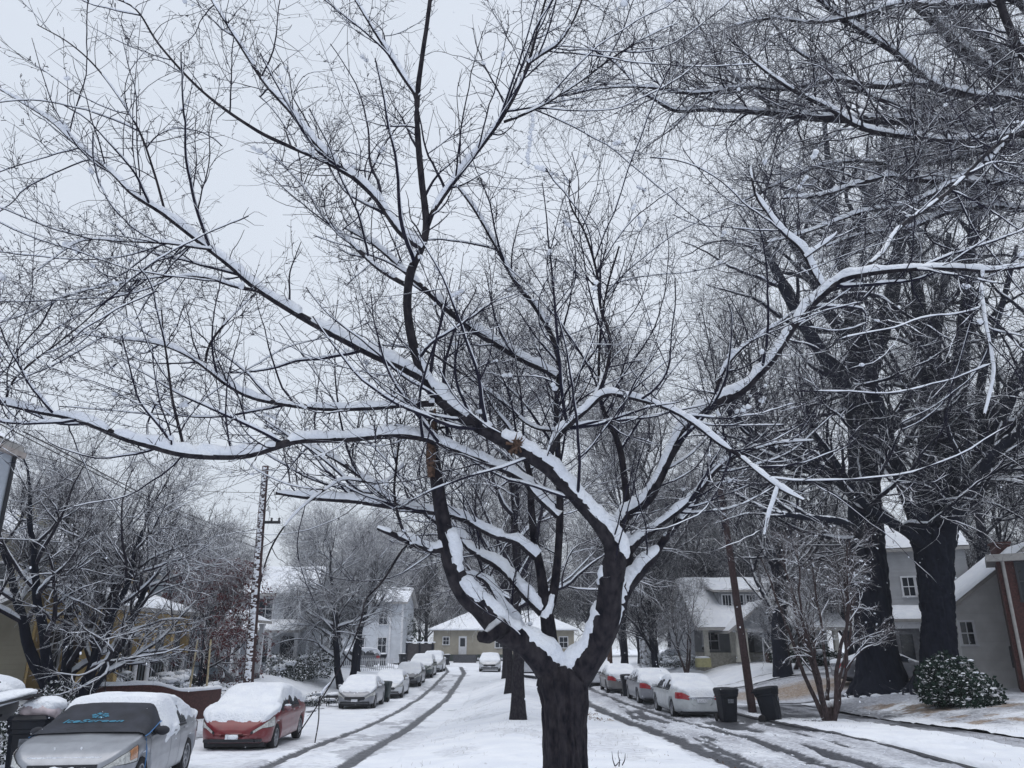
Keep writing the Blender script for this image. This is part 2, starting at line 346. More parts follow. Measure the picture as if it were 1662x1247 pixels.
grid('yard', spaced(-70, 75, 1, 1), spaced(86, 130, .5, 2), lambda X, Y: .02 + .72 * ss(86, 97, Y) + .06 * fbm(X, Y, 122), M_LAWN, {'wet': zero, 'slush': lambda X, Y: .7 * np.exp(-((Y - 86.6) / .5) ** 2), 'dirt': zero})
# kerb of dark wet concrete, showing where the snow has slid off it
k = MB(); y = 5.0
while y < 36:
    zd = float(dip(np.array(8.7), np.array(y + .5))); k.box(8.60, 8.78, y, y + .99, -.1 + zd, .085 + zd + .006 * random.random()); y += 1
tag(k.build('kerb', M_CONC, bevel=.015), kind='structure')
def ground_z(X, Y):
    if X < -9.1: return float(ll_h(np.array(X), np.array(Y)))
    if X > 8.75: return float(rl_h(np.array(X), np.array(Y))) if Y < 86 else .5
    if Y > 86: return .02 + .72 * float(ss(86, 97, Y))
    if -2.5 < X < 3.2 and Y < 57: return float(med_h(np.array(X), np.array(Y)))
    return .02 + float(dip(X, Y))
# ------------------------------------------------------------------ tree machinery (vectorised tubes)
def norm(a): return a / (np.linalg.norm(a, axis=-1, keepdims=True) + 1e-9)
def tubes(P, Rr, k=3, roll=math.pi / 6):
    """P (M,N,3) polylines, Rr (M,N) radii -> vertices, quads"""
    M_, N_, _ = P.shape
    T = norm(np.gradient(P, axis=1)); mt = np.abs(T.mean(1)); ax = np.argmin(mt, 1)
    # reference: z unless the twig is mostly vertical
    ref = np.zeros((M_, 3)); vert = mt[:, 2] > .85; ref[~vert, 2] = 1; ref[vert, 0] = 1
    ref = np.repeat(ref[:, None], N_, 1)
    bad = np.abs((T * ref).sum(-1)) > .985
    U = np.cross(T, ref); U = np.where(bad[..., None], np.cross(T, np.roll(ref, 1, -1)), U); U = norm(U); W = np.cross(U, T)
    a = np.arange(k) * 2 * math.pi / k + roll
    V = P[:, :, None] + Rr[:, :, None, None] * (np.cos(a)[None, None, :, None] * U[:, :, None] + np.sin(a)[None, None, :, None] * W[:, :, None])
    idx = np.arange(M_ * N_ * k).reshape(M_, N_, k); nx = np.roll(idx, -1, 2)
    Fc = np.stack([idx[:, :-1], nx[:, :-1], nx[:, 1:], idx[:, 1:]], -1).reshape(-1, 4)
    return V.reshape(-1, 3), Fc
class Bag:
    def __init__(s): s.V = []; s.F = []; s.n = 0
    def add(s, V, Fc):
        if len(V) == 0: return
        s.V.append(V); s.F.append(Fc + s.n); s.n += len(V)
    def tubes(s, P, Rr, k=3): s.add(*tubes(P, Rr, k))
    def build(s, name, mat, parent=None, smooth=True):
        return np_mesh(name, np.concatenate(s.V), np.concatenate(s.F), mat, smooth, parent)
def interp(P, Rr, i, t):
    N_ = P.shape[1]; x = t * (N_ - 1); j = np.clip(np.floor(x).astype(int), 0, N_ - 2); f = (x - j)
    p = P[i, j] * (1 - f)[:, None] + P[i, j + 1] * f[:, None]; d = norm(P[i, j + 1] - P[i, j])
    return p, d, Rr[i, j] * (1 - f) + Rr[i, j + 1] * f
def grow(P, Rr, n, t=(.15, 1), L=(.3, .8), ang=(35, 65), up=.0, curl=.25, npt=6, rf=.6, rmax=.02, rtip=.25, byt=.5, flat=0, rmin=.0015, weight=None, out=None, drift=None):
    M_ = P.shape[0]
    p_ = None if weight is None else weight / weight.sum()
    i = RNG.choice(M_, n, p=p_); tt = RNG.uniform(t[0], t[1], n)
    p, d, r = interp(P, Rr, i, tt)
    rd = norm(RNG.normal(size=(n, 3))); 
    if flat: rd[:, 2] *= (1 - flat); 
    if out is not None: rd = norm(rd + out)
    pr = norm(rd - (rd * d).sum(-1, keepdims=True) * d)
    a = np.radians(RNG.uniform(ang[0], ang[1], n))[:, None]
    D = norm(d * np.cos(a) + pr * np.sin(a)); ln = RNG.uniform(L[0], L[1], n) * (1 - byt * tt)
    st = ln / (npt - 1); Q = np.zeros((n, npt, 3)); Q[:, 0] = p
    cv = RNG.normal(size=(n, 3)) * curl * .5
    for s_ in range(1, npt):
        D = D + RNG.normal(size=(n, 3)) * curl + cv; D[:, 2] += up
        if drift is not None: D = D + drift
        D = norm(D); Q[:, s_] = Q[:, s_ - 1] + D * st[:, None]
    r0 = np.minimum(r * rf, rmax * RNG.uniform(.6, 1, n)); r0 = np.maximum(r0, rmin)
    taper = np.linspace(1, rtip, npt)[None]
    return Q, np.maximum(r0[:, None] * taper, rmin * .7)
def catmull(pts, n):
    pts = np.asarray(pts, float); P = np.vstack([2 * pts[0] - pts[1], pts, 2 * pts[-1] - pts[-2]]); m = len(pts) - 1
    sl = np.concatenate([[0], np.cumsum(np.linalg.norm(np.diff(pts[:, :3], axis=0), axis=1))]); s = np.linspace(0, sl[-1], n)
    out = []
    for v in s:
        j = min(max(np.searchsorted(sl, v, side='right') - 1, 0), m - 1); f = (v - sl[j]) / max(sl[j + 1] - sl[j], 1e-9)
        a, b, c, d = P[j], P[j + 1], P[j + 2], P[j + 3]
        out.append(.5 * ((2 * b) + (-a + c) * f + (2 * a - 5 * b + 4 * c - d) * f * f + (-a + 3 * b - 3 * c + d) * f ** 3))
    return np.array(out)
def limb_pts(tr, Y0=None):
    """traced limb: (px, py, width_px, Y) -> points + radii in metres, gnarled a little"""
    A = []
    for (x, y, w_, Y) in tr:
        A.append([*at(x, y, Y), wid(x, y, Y, w_) / 2])
    A = np.array(A); L = np.linalg.norm(np.diff(A[:, :3], axis=0), axis=1).sum(); n = int(np.clip(L / .06, 12, 90))
    B = catmull(A, n); return B[:, :3], np.maximum(B[:, 3], .004)
def rough_tube(P, Rr, k=12, amp=.10, seed=0, flare=None):
    """one thick limb with a knobbly bark outline"""
    V, Fc = tubes(P[None], Rr[None], k); N_ = len(P); V = V.reshape(N_, k, 3); c = P[:, None]
    s = np.concatenate([[0], np.cumsum(np.linalg.norm(np.diff(P, axis=0), axis=1))])[:, None]
    a = np.arange(k)[None] * 2 * math.pi / k
    nz_ = (fbm(s * 5 + 3 * np.cos(a), s * 2 + 3 * np.sin(a) + seed * 7, seed, 3) - .5) * 2 * amp + .5 * amp * (fbm(s * 22 + 5 * np.cos(a), 5 * np.sin(a) + seed, seed + 3, 2) - .5)
    if k >= 60:   # deep vertical furrows in old bark
        fu = fbm(np.cos(a) * 7 + s * .5, np.sin(a) * 7 + s * 1.1 + seed, seed + 6, 3); nz_ = nz_ - .11 * ss(.50, .36, fu) + .03 * (fbm(np.cos(a) * 22 + s * 2, np.sin(a) * 22 + s * 9, seed + 8, 2) - .5)
    V = c + (V - c) * (1 + nz_[..., None]); V = V.reshape(-1, 3)
    # close both ends with a fan
    V = np.vstack([V, P[0], P[-1]]); a0 = np.arange(k); b0 = np.roll(a0, -1); e = (N_ - 1) * k
    F0 = np.stack([b0, a0, np.full(k, N_ * k), np.full(k, N_ * k)], -1); F1 = np.stack([e + a0, e + b0, np.full(k, N_ * k + 1), np.full(k, N_ * k + 1)], -1)
    return V, np.concatenate([Fc, F0[:, [0, 1, 2, 2]], F1[:, [0, 1, 2, 2]]])
def tri_fix(name, V, Fc, mat, parent, smooth=True):
    """mesh whose fan faces repeat an index: build through from_pydata"""
    me = bpy.data.meshes.new(name); me.from_pydata(V.tolist(), [], [tuple(dict.fromkeys(f)) for f in Fc.tolist()]); me.update()
    if smooth: me.polygons.foreach_set('use_smooth', [True] * len(me.polygons))
    me.materials.append(mat); o = bpy.data.objects.new(name, me); COL.objects.link(o)
    if parent: o.parent = parent
    return o
def snow_on(P, Rr, seed=0, amount=1.0, gaps=.25, k=12, lump=.5, hmax=.068, hz0=(.35, .8)):
    """a lumpy ridge of snow lying along the top of a limb; thin or missing where the limb is steep"""
    L = np.concatenate([[0], np.cumsum(np.linalg.norm(np.diff(P, axis=0), axis=1))]); n = max(int(L[-1] / .028), 8); s = np.linspace(0, L[-1], n)
    p = np.stack([np.interp(s, L, P[:, i]) for i in range(3)], -1); r = np.interp(s, L, Rr); T = norm(np.gradient(p, axis=0))
    hz = np.sqrt(np.clip(1 - T[:, 2] ** 2, 0, 1))                     # 1 = level
    wd = norm(np.array([.10, -.42, 1.])); up = norm(wd - (T @ wd)[:, None] * T); side = norm(np.cross(T, up))
    m = fbm(s * 5.5 + seed * 3.1, s * 0, seed, 4); m2 = fbm(s * 1.3 + seed, s * 0, seed + 5, 2)
    th = r * 1.0 + .017; th = np.minimum(th, hmax) * amount * (ss(-.1, .25, hz) if amount >= 1.5 else np.where(p[:, 2] < 3.15, ss(hz0[0], hz0[1], hz), ss(.35, .8, hz))) * (.55 + lump * 2.0 * (m - .35)) * ss(.0, .12, m - .22) * np.where(m2 > gaps, 1, ss(gaps - .12, gaps, m2))
    th = th * np.minimum(1, (s[-1] - s + .02) / .12 + .1) * (1 + .9 * (fbm(s * 16, s * 0 + 3, seed + 21, 3) - .5))
    ok = th > .003; th = np.where(ok, th, -.35 * r)
    a = np.linspace(0, 2 * math.pi, k, endpoint=False)
    wv = np.where(ok, np.minimum(r * .90 + .004, r * .6 + np.maximum(th, 0) * .9), r * .3)[:, None] * np.where(r > .09, .78, 1.0)[:, None] * (1 + .6 * (fbm(s[:, None] * 9 + a[None] * 1.2, a[None] * 1.1 + seed, seed + 9, 4) - .5) + .55 * (fbm(s[:, None] * 34 + a[None] * 2, a[None] * 2 + seed, seed + 12, 2) - .5))
    base = (r * .45)[:, None]
    hh = (np.maximum(th, 0) + r * .5 * ok)[:, None]
    V = p[:, None] + side[:, None] * (np.cos(a)[None] * wv)[..., None] + up[:, None] * (base + np.where(np.sin(a)[None] > 0, np.sin(a)[None] * hh, np.sin(a)[None] * r[:, None] * .25) + np.sin(a * 1)[None] * .006 * (fbm(s[:, None] * 30, a[None] * 3, seed + 2, 2) - .3))[..., None]
    idx = np.arange(n * k).reshape(n, k); nx = np.roll(idx, -1, 1)
    Fc = np.stack([idx[:-1], nx[:-1], nx[1:], idx[1:]], -1).reshape(-1, 4)
    return V.reshape(-1, 3), Fc
def lump(c, r, seed, sq=(1, 1, 1), nu=12, nv=8, amp=.55):
    th, ph = np.meshgrid(np.linspace(0, 2 * math.pi, nu, endpoint=False), np.linspace(.02, math.pi - .02, nv))
    d = np.stack([np.sin(ph) * np.cos(th), np.sin(ph) * np.sin(th), np.cos(ph)], -1)
    k = 1 + amp * (fbm(d[..., 0] * 1.6 + seed * 1.7 + 9, d[..., 1] * 1.6 + d[..., 2] * 1.3 + 5, seed, 3) - .5) * 2
    V = np.asarray(c) + d * (r * k)[..., None] * np.array(sq)
    idx = np.arange(nu * nv).reshape(nv, nu); nx = np.roll(idx, -1, 1)
    return V.reshape(-1, 3), np.stack([idx[:-1], idx[1:], nx[1:], nx[:-1]], -1).reshape(-1, 4)
def snow_tubes(P, Rr, k=4, amt=.85, gap=.35, seed=0, lo=.0):
    """a thin broken line of snow along the top of every twig in the set"""
    T = norm(np.gradient(P, axis=1)); hz = np.sqrt(np.clip(1 - T[..., 2] ** 2, 0, 1)); wd = norm(np.array([.1, -.3, 1.])); up = norm(wd - (T @ wd)[..., None] * T)
    M_, N_ = Rr.shape; mask = vn(np.arange(M_)[:, None] * 7.31 + seed, np.arange(N_)[None] * .8 + seed, seed)
    R2 = (Rr * amt + lo) * ss(.35, .8, hz) * ss(gap - .08, gap + .08, mask) * (.7 + .6 * vn(np.arange(M_)[:, None] * 3.3, np.arange(N_)[None] * 1.7, seed + 4))
    R2[:, 0] *= .2; R2[:, -1] = 0
    return tubes(P + up * (Rr * .45 + R2 * .45)[..., None], np.maximum(R2, 1e-5), k)
def snow_clumps(P, Rr, n, rr, seed=0, parent=None, name='snow_clump', tr=(.1, .8)):
    b = Bag(); i = RNG.integers(0, P.shape[0], n); p, d, r = interp(P, Rr, i, RNG.uniform(*tr, n))
    for q in range(n):
        R_ = RNG.uniform(*rr); l = RNG.uniform(1, 2.4); ax = norm(d[q] * np.array([1, 1, .5])); c = p[q] + np.array([0, 0, R_ * .25])
        for j in range(RNG.integers(1, 4)):
            V, Fc = lump((0, 0, 0), R_ * RNG.uniform(.6, 1), seed + q * 3 + j, (1, 1, .8), 8, 6); V = V + c + ax * R_ * l * (j - .5) * .7; b.add(V, Fc)
    return b.build(name, M_SNOW, parent)
def limb_object(root, tr, seed, snow=True, label=None, k=12, mat=None, amount=1.0, gaps=.25, amp=.09, name='limb'):
    P, Rr = limb_pts(tr); V, Fc = rough_tube(P, Rr, k, amp, seed); o = tri_fix(name, V, Fc, mat or M_BARK, root)
    if label: o['label'] = label
    if snow:
        V, Fc = snow_on(P, Rr, seed, amount, gaps); np_mesh('snow', V, Fc, M_SNOW, True, o)
    return P, Rr
def resamp(P, Rr, n=40):
    L = np.concatenate([[0], np.cumsum(np.linalg.norm(np.diff(P, axis=0), axis=1))]); s = np.linspace(0, L[-1], n)
    return np.stack([np.interp(s, L, P[:, i]) for i in range(3)], -1), np.interp(s, L, Rr), L[-1]

# ------------------------------------------------------------------ the cherry tree in the foreground (limbs traced, twigs grown)
root = empty('cherry_tree', (at(916, 1200, 6.5)[0], 6.5, .12)); bpy.context.view_layer.update()
tag(root, 'large dark forked cherry tree standing closest in the foreground with snow heaped along its limbs', 'tree')
class Off:   # parent keeps an offset: geometry is in world space, so shift it back
    pass
def under(o, root):
    o.parent = root; o.matrix_parent_inverse = Matrix.Translation(-Vector(root.location))
CH_LIMBS = [
 # (snow amount, gaps, label, trace)
 (0, 0, 'trunk', [(916,1560,104,6.6),(918,1400,88,6.5),(919,1300,76,6.5),(917,1200,70,6.5),(916,1140,76,6.5),(912,1105,84,6.5),(909,1080,58,6.5)]),
 (1.0, .1, None, [(905,1105,48,6.5),(880,1068,54,6.45),(850,1042,52,6.4),(812,1020,48,6.35),(780,985,44,6.3),(757,965,42,6.25),(735,920,38,6.2),(722,860,34,6.1),(710,790,30,6.0),(703,740,28,6.0),(702,700,24,6.0),(702,668,15,6.0)]),
 (1.0, .0, None, [(728,885,24,6.15),(705,892,20,6.1),(680,886,17,6.0),(650,873,15,5.9),(630,864,13,5.8),(613,857,10,5.8)]),
 (.8, .3, None, [(925,1110,54,6.5),(945,1078,56,6.45),(968,1048,52,6.4),(985,1000,50,6.3),(991,950,46,6.2),(999,900,44,6.1),(990,872,40,6.05),(968,845,34,6.0),(935,808,32,5.95),(905,775,32,5.9),(885,755,34,5.85),(850,732,33,5.8),(800,705,33,5.75),(745,672,31,5.7),(708,640,30,5.65),(690,615,26,5.6),(672,565,22,5.5),(663,520,20,5.45),(661,485,20,5.4),(667,440,20,5.35),(684,402,18,5.3),(692,365,17,5.25),(684,290,15,5.15),(678,220,14,5.05),(677,160,13,5.0),(684,100,11,4.9),(693,40,10,4.8),(700,-15,9,4.75)]),
 (1, .1, None, [(692,618,24,5.6),(660,600,22,5.55),(600,573,20,5.45),(500,520,18,5.3),(420,470,16,5.2),(375,432,15,5.15),(330,397,14,5.1),(265,347,12,5.0),(215,315,10,4.9),(180,280,7,4.85),(120,232,6,4.75),(80,195,5,4.7),(0,145,4,4.6)]),
 (.4, .5, None, [(268,345,6,5.0),(250,280,5,4.95),(222,205,5,4.9),(165,120,4,4.8),(115,72,3,4.75),(60,40,2,4.7)]),
 (.7, .3, None, [(418,472,9,5.2),(380,465,8,5.15),(330,450,7,5.1),(260,450,5,5.0),(185,462,4,4.9),(110,480,3,4.8),(40,520,2,4.8)]),
 (.9, .2, None, [(345,405,8,5.1),(320,402,7,5.1),(270,395,6,5.05),(200,392,5,5.0),(130,392,4,4.9),(60,440,3,4.8)]),
 (1.1, .0, None, [(686,405,17,5.3),(650,377,16,5.3),(610,322,15,5.25),(570,284,14,5.2),(520,243,12,5.1),(470,180,10,5.0),(430,135,9,4.95),(385,65,8,4.85),(350,10,6,4.8),(330,-20,5,4.8)]),
 (.3, .6, None, [(572,287,12,5.2),(530,264,9,5.15),(470,238,9,5.1),(410,208,8,5.0),(330,150,6,4.9),(260,75,5,4.85),(220,15,4,4.8),(170,-8,3,4.8)]),
 (1.1, .0, None, [(694,366,13,5.25),(705,340,12,5.25),(740,290,12,5.2),(775,245,11,5.15),(812,195,10,5.1),(840,145,9,5.05),(857,105,8,5.0),(872,50,6,4.95),(888,-10,5,4.9)]),
 (.9, .2, None, [(857,104,8,5.0),(880,88,7,5.0),(905,72,6,4.95),(930,35,5,4.9),(948,-10,4,4.9)]),
 (.5, .5, None, [(818,198,7,5.1),(850,186,6,5.1),(895,163,5,5.1),(945,130,5,5.1),(1000,90,4,5.1),(1060,55,3,5.1),(1100,38,2,5.1)]),
 (1.0, .2, None, [(678,158,11,5.0),(650,118,9,4.95),(615,62,8,4.85),(572,-8,6,4.8)]),
 (.7, .3, None, [(664,465,12,5.4),(640,452,12,5.5),(610,432,11,5.6),(570,395,9,5.7),(530,358,7,5.8),(490,300,5,5.9),(440,250,3,6)]),
 (1.0, .0, None, [(704,655,16,5.66),(660,657,14,5.6),(600,662,13,5.5),(520,663,12,5.4),(420,648,12,5.2),(370,625,11,5.1),(335,598,9,5.0),(300,575,8,4.95),(250,557,6,4.9),(150,545,4,4.8),(90,525,3,4.8)]),
 (.8, .2, None, [(332,598,6,5.0),(340,560,6,5.0),(370,520,5,5.0),(412,478,4,5.1)]),
 (1.2, .0, None, [(905,838,16,6.2),(867,802,15,6.15),(849,780,15,6.1),(802,756,15,6.0),(755,737,16,5.9),(715,722,16,5.85),(690,712,17,5.8),(640,706,18,5.6),(560,712,18,5.4),(490,714,18,5.2),(455,722,19,5.1),(400,738,20,5.0),(340,740,20,4.9),(290,735,19,4.8),(240,722,18,4.7),(200,710,17,4.65),(130,682,14,4.55),(60,668,11,4.5),(0,655,8,4.4),(-60,640,6,4.4)]),
 (.3, .6, None, [(300,735,7,4.8),(292,700,7,4.8),(280,650,6,4.8),(272,590,5,4.8),(265,540,4,4.8),(262,500,3,4.8)]),
 (.4, .6, None, [(8,655,6,4.4),(20,620,5,4.4),(50,590,5,4.4),(90,560,4,4.4),(140,520,3,4.45),(180,480,2,4.5)]),
 (1.2, .1, None, [(870,905,18,6.4),(840,880,18,6.4),(800,868,17,6.4),(740,838,16,6.4),(662,826,16,6.4),(611,818,15,6.4),(570,812,15,6.4),(508,808,13,6.4),(448,800,9,6.4)]),
 (1.1, .1, None, [(880,995,22,6.5),(853,966,22,6.5),(817,925,20,6.6),(770,896,19,6.6),(744,870,17,6.7),(700,840,15,6.7),(672,817,14,6.8),(640,815,13,6.8),(600,785,12,6.9),(560,755,10,6.9),(500,722,8,7),(430,690,6,7)]),
 (1.1, .1, None, [(895,1070,30,6.5),(870,1046,26,6.5),(845,1022,22,6.55),(817,986,17,6.55),(795,948,14,6.6),(775,935,9,6.6),(752,930,6,6.6)]),
 (.6, .3, None, [(898,1085,44,6.5),(893,1050,36,6.5),(889,1010,32,6.5),(884,980,28,6.5),(878,930,22,6.5),(868,880,19,6.5),(862,820,17,6.5),(861,780,15,6.5),(852,745,12,6.5),(830,700,8,6.5),(800,660,6,6.4),(770,600,4,6.3)]),
 (1.1, .1, None, [(886,1005,24,6.5),(896,975,22,6.5),(903,930,20,6.5),(907,880,18,6.5),(909,835,17,6.5),(908,780,16,6.5),(905,720,14,6.5),(903,660,13,6.45),(908,600,12,6.4),(897,550,12,6.35),(870,500,12,6.3),(838,460,11,6.2),(805,400,9,6.1),(770,340,7,6.0),(740,300,5,5.9)]),
 (1.2, .0, None, [(903,612,14,6.4),(883,600,15,6.4),(850,585,16,6.35),(800,555,17,6.3),(760,530,16,6.2),(720,498,14,6.1),(690,470,12,6.0),(655,440,9,6.0),(610,400,7,5.9),(560,370,5,5.9)]),
 (1.0, .1, None, [(886,760,18,5.86),(893,735,18,5.85),(905,708,17,5.8),(925,688,16,5.75),(943,672,15,5.7),(965,652,14,5.7),(985,640,12,5.65),(1010,642,11,5.6),(1060,655,11,5.5),(1095,668,11,5.4),(1130,690,11,5.3),(1165,718,9,5.25),(1200,740,9,5.2),(1235,770,8,5.1),(1265,793,8,5.1),(1305,812,5,5.0)]),
 (1.6, .0, None, [(1262,793,7,5.1),(1255,815,6,5.1),(1248,835,5,5.1),(1240,868,3,5.1)]),
 (.5, .4, None, [(968,650,10,5.7),(985,600,9,5.7),(990,550,8,5.7),(975,500,7,5.7),(968,440,6,5.65),(950,380,5,5.6),(925,330,4,5.6),(925,290,3,5.6)]),
 (1.0, .1, None, [(926,1112,46,6.5),(950,1080,44,6.5),(975,1045,42,6.55),(997,1000,38,6.6),(1009,957,36,6.6),(1016,910,32,6.6),(1014,885,28,6.6),(1006,862,26,6.55),(1015,838,26,6.5),(1050,812,25,6.4),(1068,780,24,6.3),(1091,732,24,6.2),(1116,693,26,6.1),(1152,660,27,6.0),(1180,647,26,5.95),(1206,632,22,5.9),(1230,608,20,5.85),(1252,585,19,5.8),(1293,523,18,5.7),(1329,484,18,5.6),(1362,458,16,5.5),(1387,448,14,5.4),(1459,438,12,5.2),(1549,436,10,5.0),(1604,440,9,4.9),(1662,433,8,4.8),(1720,425,7,4.8)]),
 (1.5, .0, None, [(1340,474,9,5.6),(1318,440,8,5.6),(1300,405,8,5.55),(1270,378,7,5.5),(1245,345,6,5.5),(1230,325,6,5.45),(1222,300,5,5.4),(1217,268,3,5.4)]),
 (1.3, .0, None, [(1308,418,5,5.55),(1330,402,5,5.5),(1352,385,4,5.5),(1362,370,3,5.5)]),
 (.3, .5, None, [(1387,447,8,5.4),(1430,412,10,5.6),(1461,369,10,5.8),(1541,310,9,6.2),(1601,250,8,6.5),(1653,208,7,6.8),(1700,160,6,7)]),
 (1.5, .0, None, [(1595,440,6,4.9),(1592,480,6,4.9),(1600,530,6,4.9),(1608,570,6,4.9),(1612,610,5,4.9),(1604,650,5,4.9),(1598,672,3,4.9)]),
 (1.1, .0, None, [(1014,905,20,6.6),(1035,880,18,6.5),(1069,853,15,6.4),(1110,822,14,6.3),(1140,792,12,6.2),(1165,760,11,6.1),(1200,738,9,6.0),(1260,720,6,5.9),(1320,715,4,5.8)]),
 (1.2, .0, None, [(1003,985,30,6.6),(1018,955,29,6.6),(1042,925,27,6.55),(1060,903,25,6.5),(1072,885,18,6.5),(1100,850,14,6.4),(1123,824,13,6.4),(1135,802,12,6.35),(1150,778,11,6.3),(1170,755,9,6.2),(1190,742,7,6.1),(1160,700,5,6.0)]),
 (.3, .6, None, [(1013,850,20,6.6),(1017,820,17,6.6),(1014,780,16,6.6),(1008,737,15,6.6),(998,705,14,6.6),(985,680,12,6.6),(975,650,9,6.6),(972,600,7,6.6),(975,540,6,6.5),(985,470,5,6.4),(1005,400,4,6.3)]),
 (.8, .2, None, [(1160,655,9,6.0),(1170,610,8,6.0),(1200,570,7,5.9),(1240,540,6,5.8),(1300,500,4,5.8)]),
 (.8, .2, None, [(880,750,9,5.85),(840,715,8,5.9),(790,700,7,6),(740,690,6,6),(690,700,5,6),(640,690,4,6)]),
 (.7, .2, None, [(906,700,9,6.4),(860,690,8,6.5),(800,640,7,6.6),(740,600,6,6.7),(690,570,5,6.8),(620,560,4,6.8)]),
 (.7, .2, None, [(655,755,6,6.2),(622,783,6,6.1),(560,778,6,6.0),(535,790,5,5.9),(500,815,5,5.8),(465,850,4,5.7),(440,890,4,5.6),(425,935,3,5.6),(418,980,2,5.6)]),
 (.0, .2, None, [(660,885,7,5.95),(645,905,6,5.9),(620,945,5,5.8),(593,974,4,5.7),(588,1000,4,5.6),(570,1050,3,5.5),(540,1105,3,5.4),(512,1150,2,5.3),(484,1192,1.5,5.3)]),
 (.2, .5, None, [(540,1105,3,5.4),(520,1130,3,5.4),(517,1170,2,5.4),(511,1206,2,5.4)]),
 (.2, .5, None, [(668,890,8,6),(650,850,7,6),(640,800,6,6),(645,740,5,6),(650,680,4,6)]),
]
CP, CR = [], []
for q, (am, gp, lb, tr) in enumerate(CH_LIMBS):
    tr = [(x_, y_, w_ * (.70 + .16 * float(ss(26, 46, w_)) + .12 * float(ss(1040, 1090, y_))), Y_) for x_, y_, w_, Y_ in tr] if lb != 'trunk' else tr
    P, Rr = limb_pts(tr)
    if lb == 'trunk':
        n_ = 260; P, Rr, _ = resamp(P, Rr, n_); V, Fc = rough_tube(P, Rr, 128, .10, 3); o = tri_fix('trunk', V, Fc, M_BARK, None)
    else:
        V, Fc = rough_tube(P, Rr, 14 if tr[0][2] > 20 else 9, .09, q); o = tri_fix('limb', V, Fc, M_BARK, None)
        if tr[0][2] < 60: CP.append(P); CR.append(Rr)
        if am:
            V, Fc = snow_on(P, Rr, q, am, gp * (0 if tr[0][1] > 990 else 1), hz0=(.14, .52) if tr[0][1] > 990 else (.35, .8)); s_ = np_mesh('snow', V, Fc, M_SNOW, True, None); s_.parent = o
    if q == 1: o['label'] = 'upright limb snapped off short with bare split wood at its top'
    under(o, root)
# (split wood below)
# exposed split wood and broken stubs
sp = Bag()
P, Rr = limb_pts([(700,775,14,5.935),(699,745,20,5.925),(700,715,17,5.925),(704,690,12,5.94),(706,664,5,5.98)]); V, Fc = rough_tube(P, Rr * .8, 9, .25, 9); sp.add(V[:-2], Fc[:-18]); under(sp.build('split_wood', M_WOOD), root); sp = Bag()
rs_ = np.random.default_rng(6); c0_ = at(836, 724, 5.72)
for q in range(14):
    d_ = norm(np.array([.55 + .5 * rs_.normal(), -.3 + .3 * rs_.normal(), .75 + .3 * rs_.normal()])); L_ = rs_.uniform(.05, .13); Pq = np.array([c0_ + rs_.normal(size=3) * .018 - d_ * .05, c0_ + d_ * L_ * .5 + rs_.normal(size=3) * .006, c0_ + d_ * L_ + rs_.normal(size=3) * .012])
    V, Fc = tubes(Pq[None], np.array([[.014, .010, .001]]) * rs_.uniform(.5, 1), 5); sp.add(V, Fc)
o_ = sp.build('splinters', M_WOOD); o_['kind'] = 'stuff'; under(o_, root)
b = MB(); b.tube([at(845, 1015, 6.3) + np.array([-.15, 0, .0]), at(790, 1035, 6.2), at(781, 1033, 6.15)], [.09, .05, .045], 10); under(b.build('broken_stub', M_BARK, smooth=True), root)
# parents for twigs
NP = 40; A = [resamp(p, r, NP) for p, r in zip(CP, CR)]
PP = np.array([a[0] for a in A]); PR = np.array([a[1] for a in A]); LL = np.array([a[2] for a in A])
wgt = LL * np.clip(1.2 - PR.mean(1) * 12, .25, 1); mid_ = PP.mean(1); wgt = wgt * np.where(np.abs(mid_[:, 0] - .6) < 1.6, 1.6, .8); wgt[-3:-1] = .03; wgt[-4] *= .4
tw = Bag(); SNB = Bag()
# middling branches that cross each other through the crown
B1, BR1 = grow(PP, PR, 210, (.12, .9), (.8, 2.2), (28, 60), .03, .065, 18, .55, .018, .22, .3, weight=wgt, rmin=.006)
ok_ = B1[:, :, 2].min(1) > 3.3; B1, BR1 = B1[ok_], BR1[ok_]
tw.tubes(B1, BR1, 7); SNB.add(*snow_tubes(B1, BR1, 6, .95, .2, 3, .002))
PP0, PR0 = PP, PR
PP = np.concatenate([PP, np.stack([resamp(p, r, NP)[0] for p, r in zip(B1, BR1)])]); PR = np.concatenate([PR, np.stack([resamp(p, r, NP)[1] for p, r in zip(B1, BR1)])]); wgt = np.concatenate([wgt, np.full(len(B1), np.median(wgt) * .55)])
# long shoots
S1, SR1 = grow(PP, PR, 800, (.12, .98), (.5, 1.5), (30, 70), .07, .10, 12, .55, .009, .32, .35, weight=wgt, rmin=.0018)
S2, SR2 = grow(S1, SR1, 4600, (.1, 1), (.18, .6), (30, 65), .03, .16, 7, .7, .0036, .5, .4, rmin=.0013)
S3, SR3 = grow(S2, SR2, 8500, (.1, 1), (.06, .24), (30, 65), .02, .2, 4, .8, .0021, .6, .3, rmin=.0011)
S4, SR4 = grow(PP, PR, 2600, (.1, 1), (.08, .45), (40, 80), .05, .18, 6, .5, .004, .5, .3, weight=wgt, rmin=.0016)
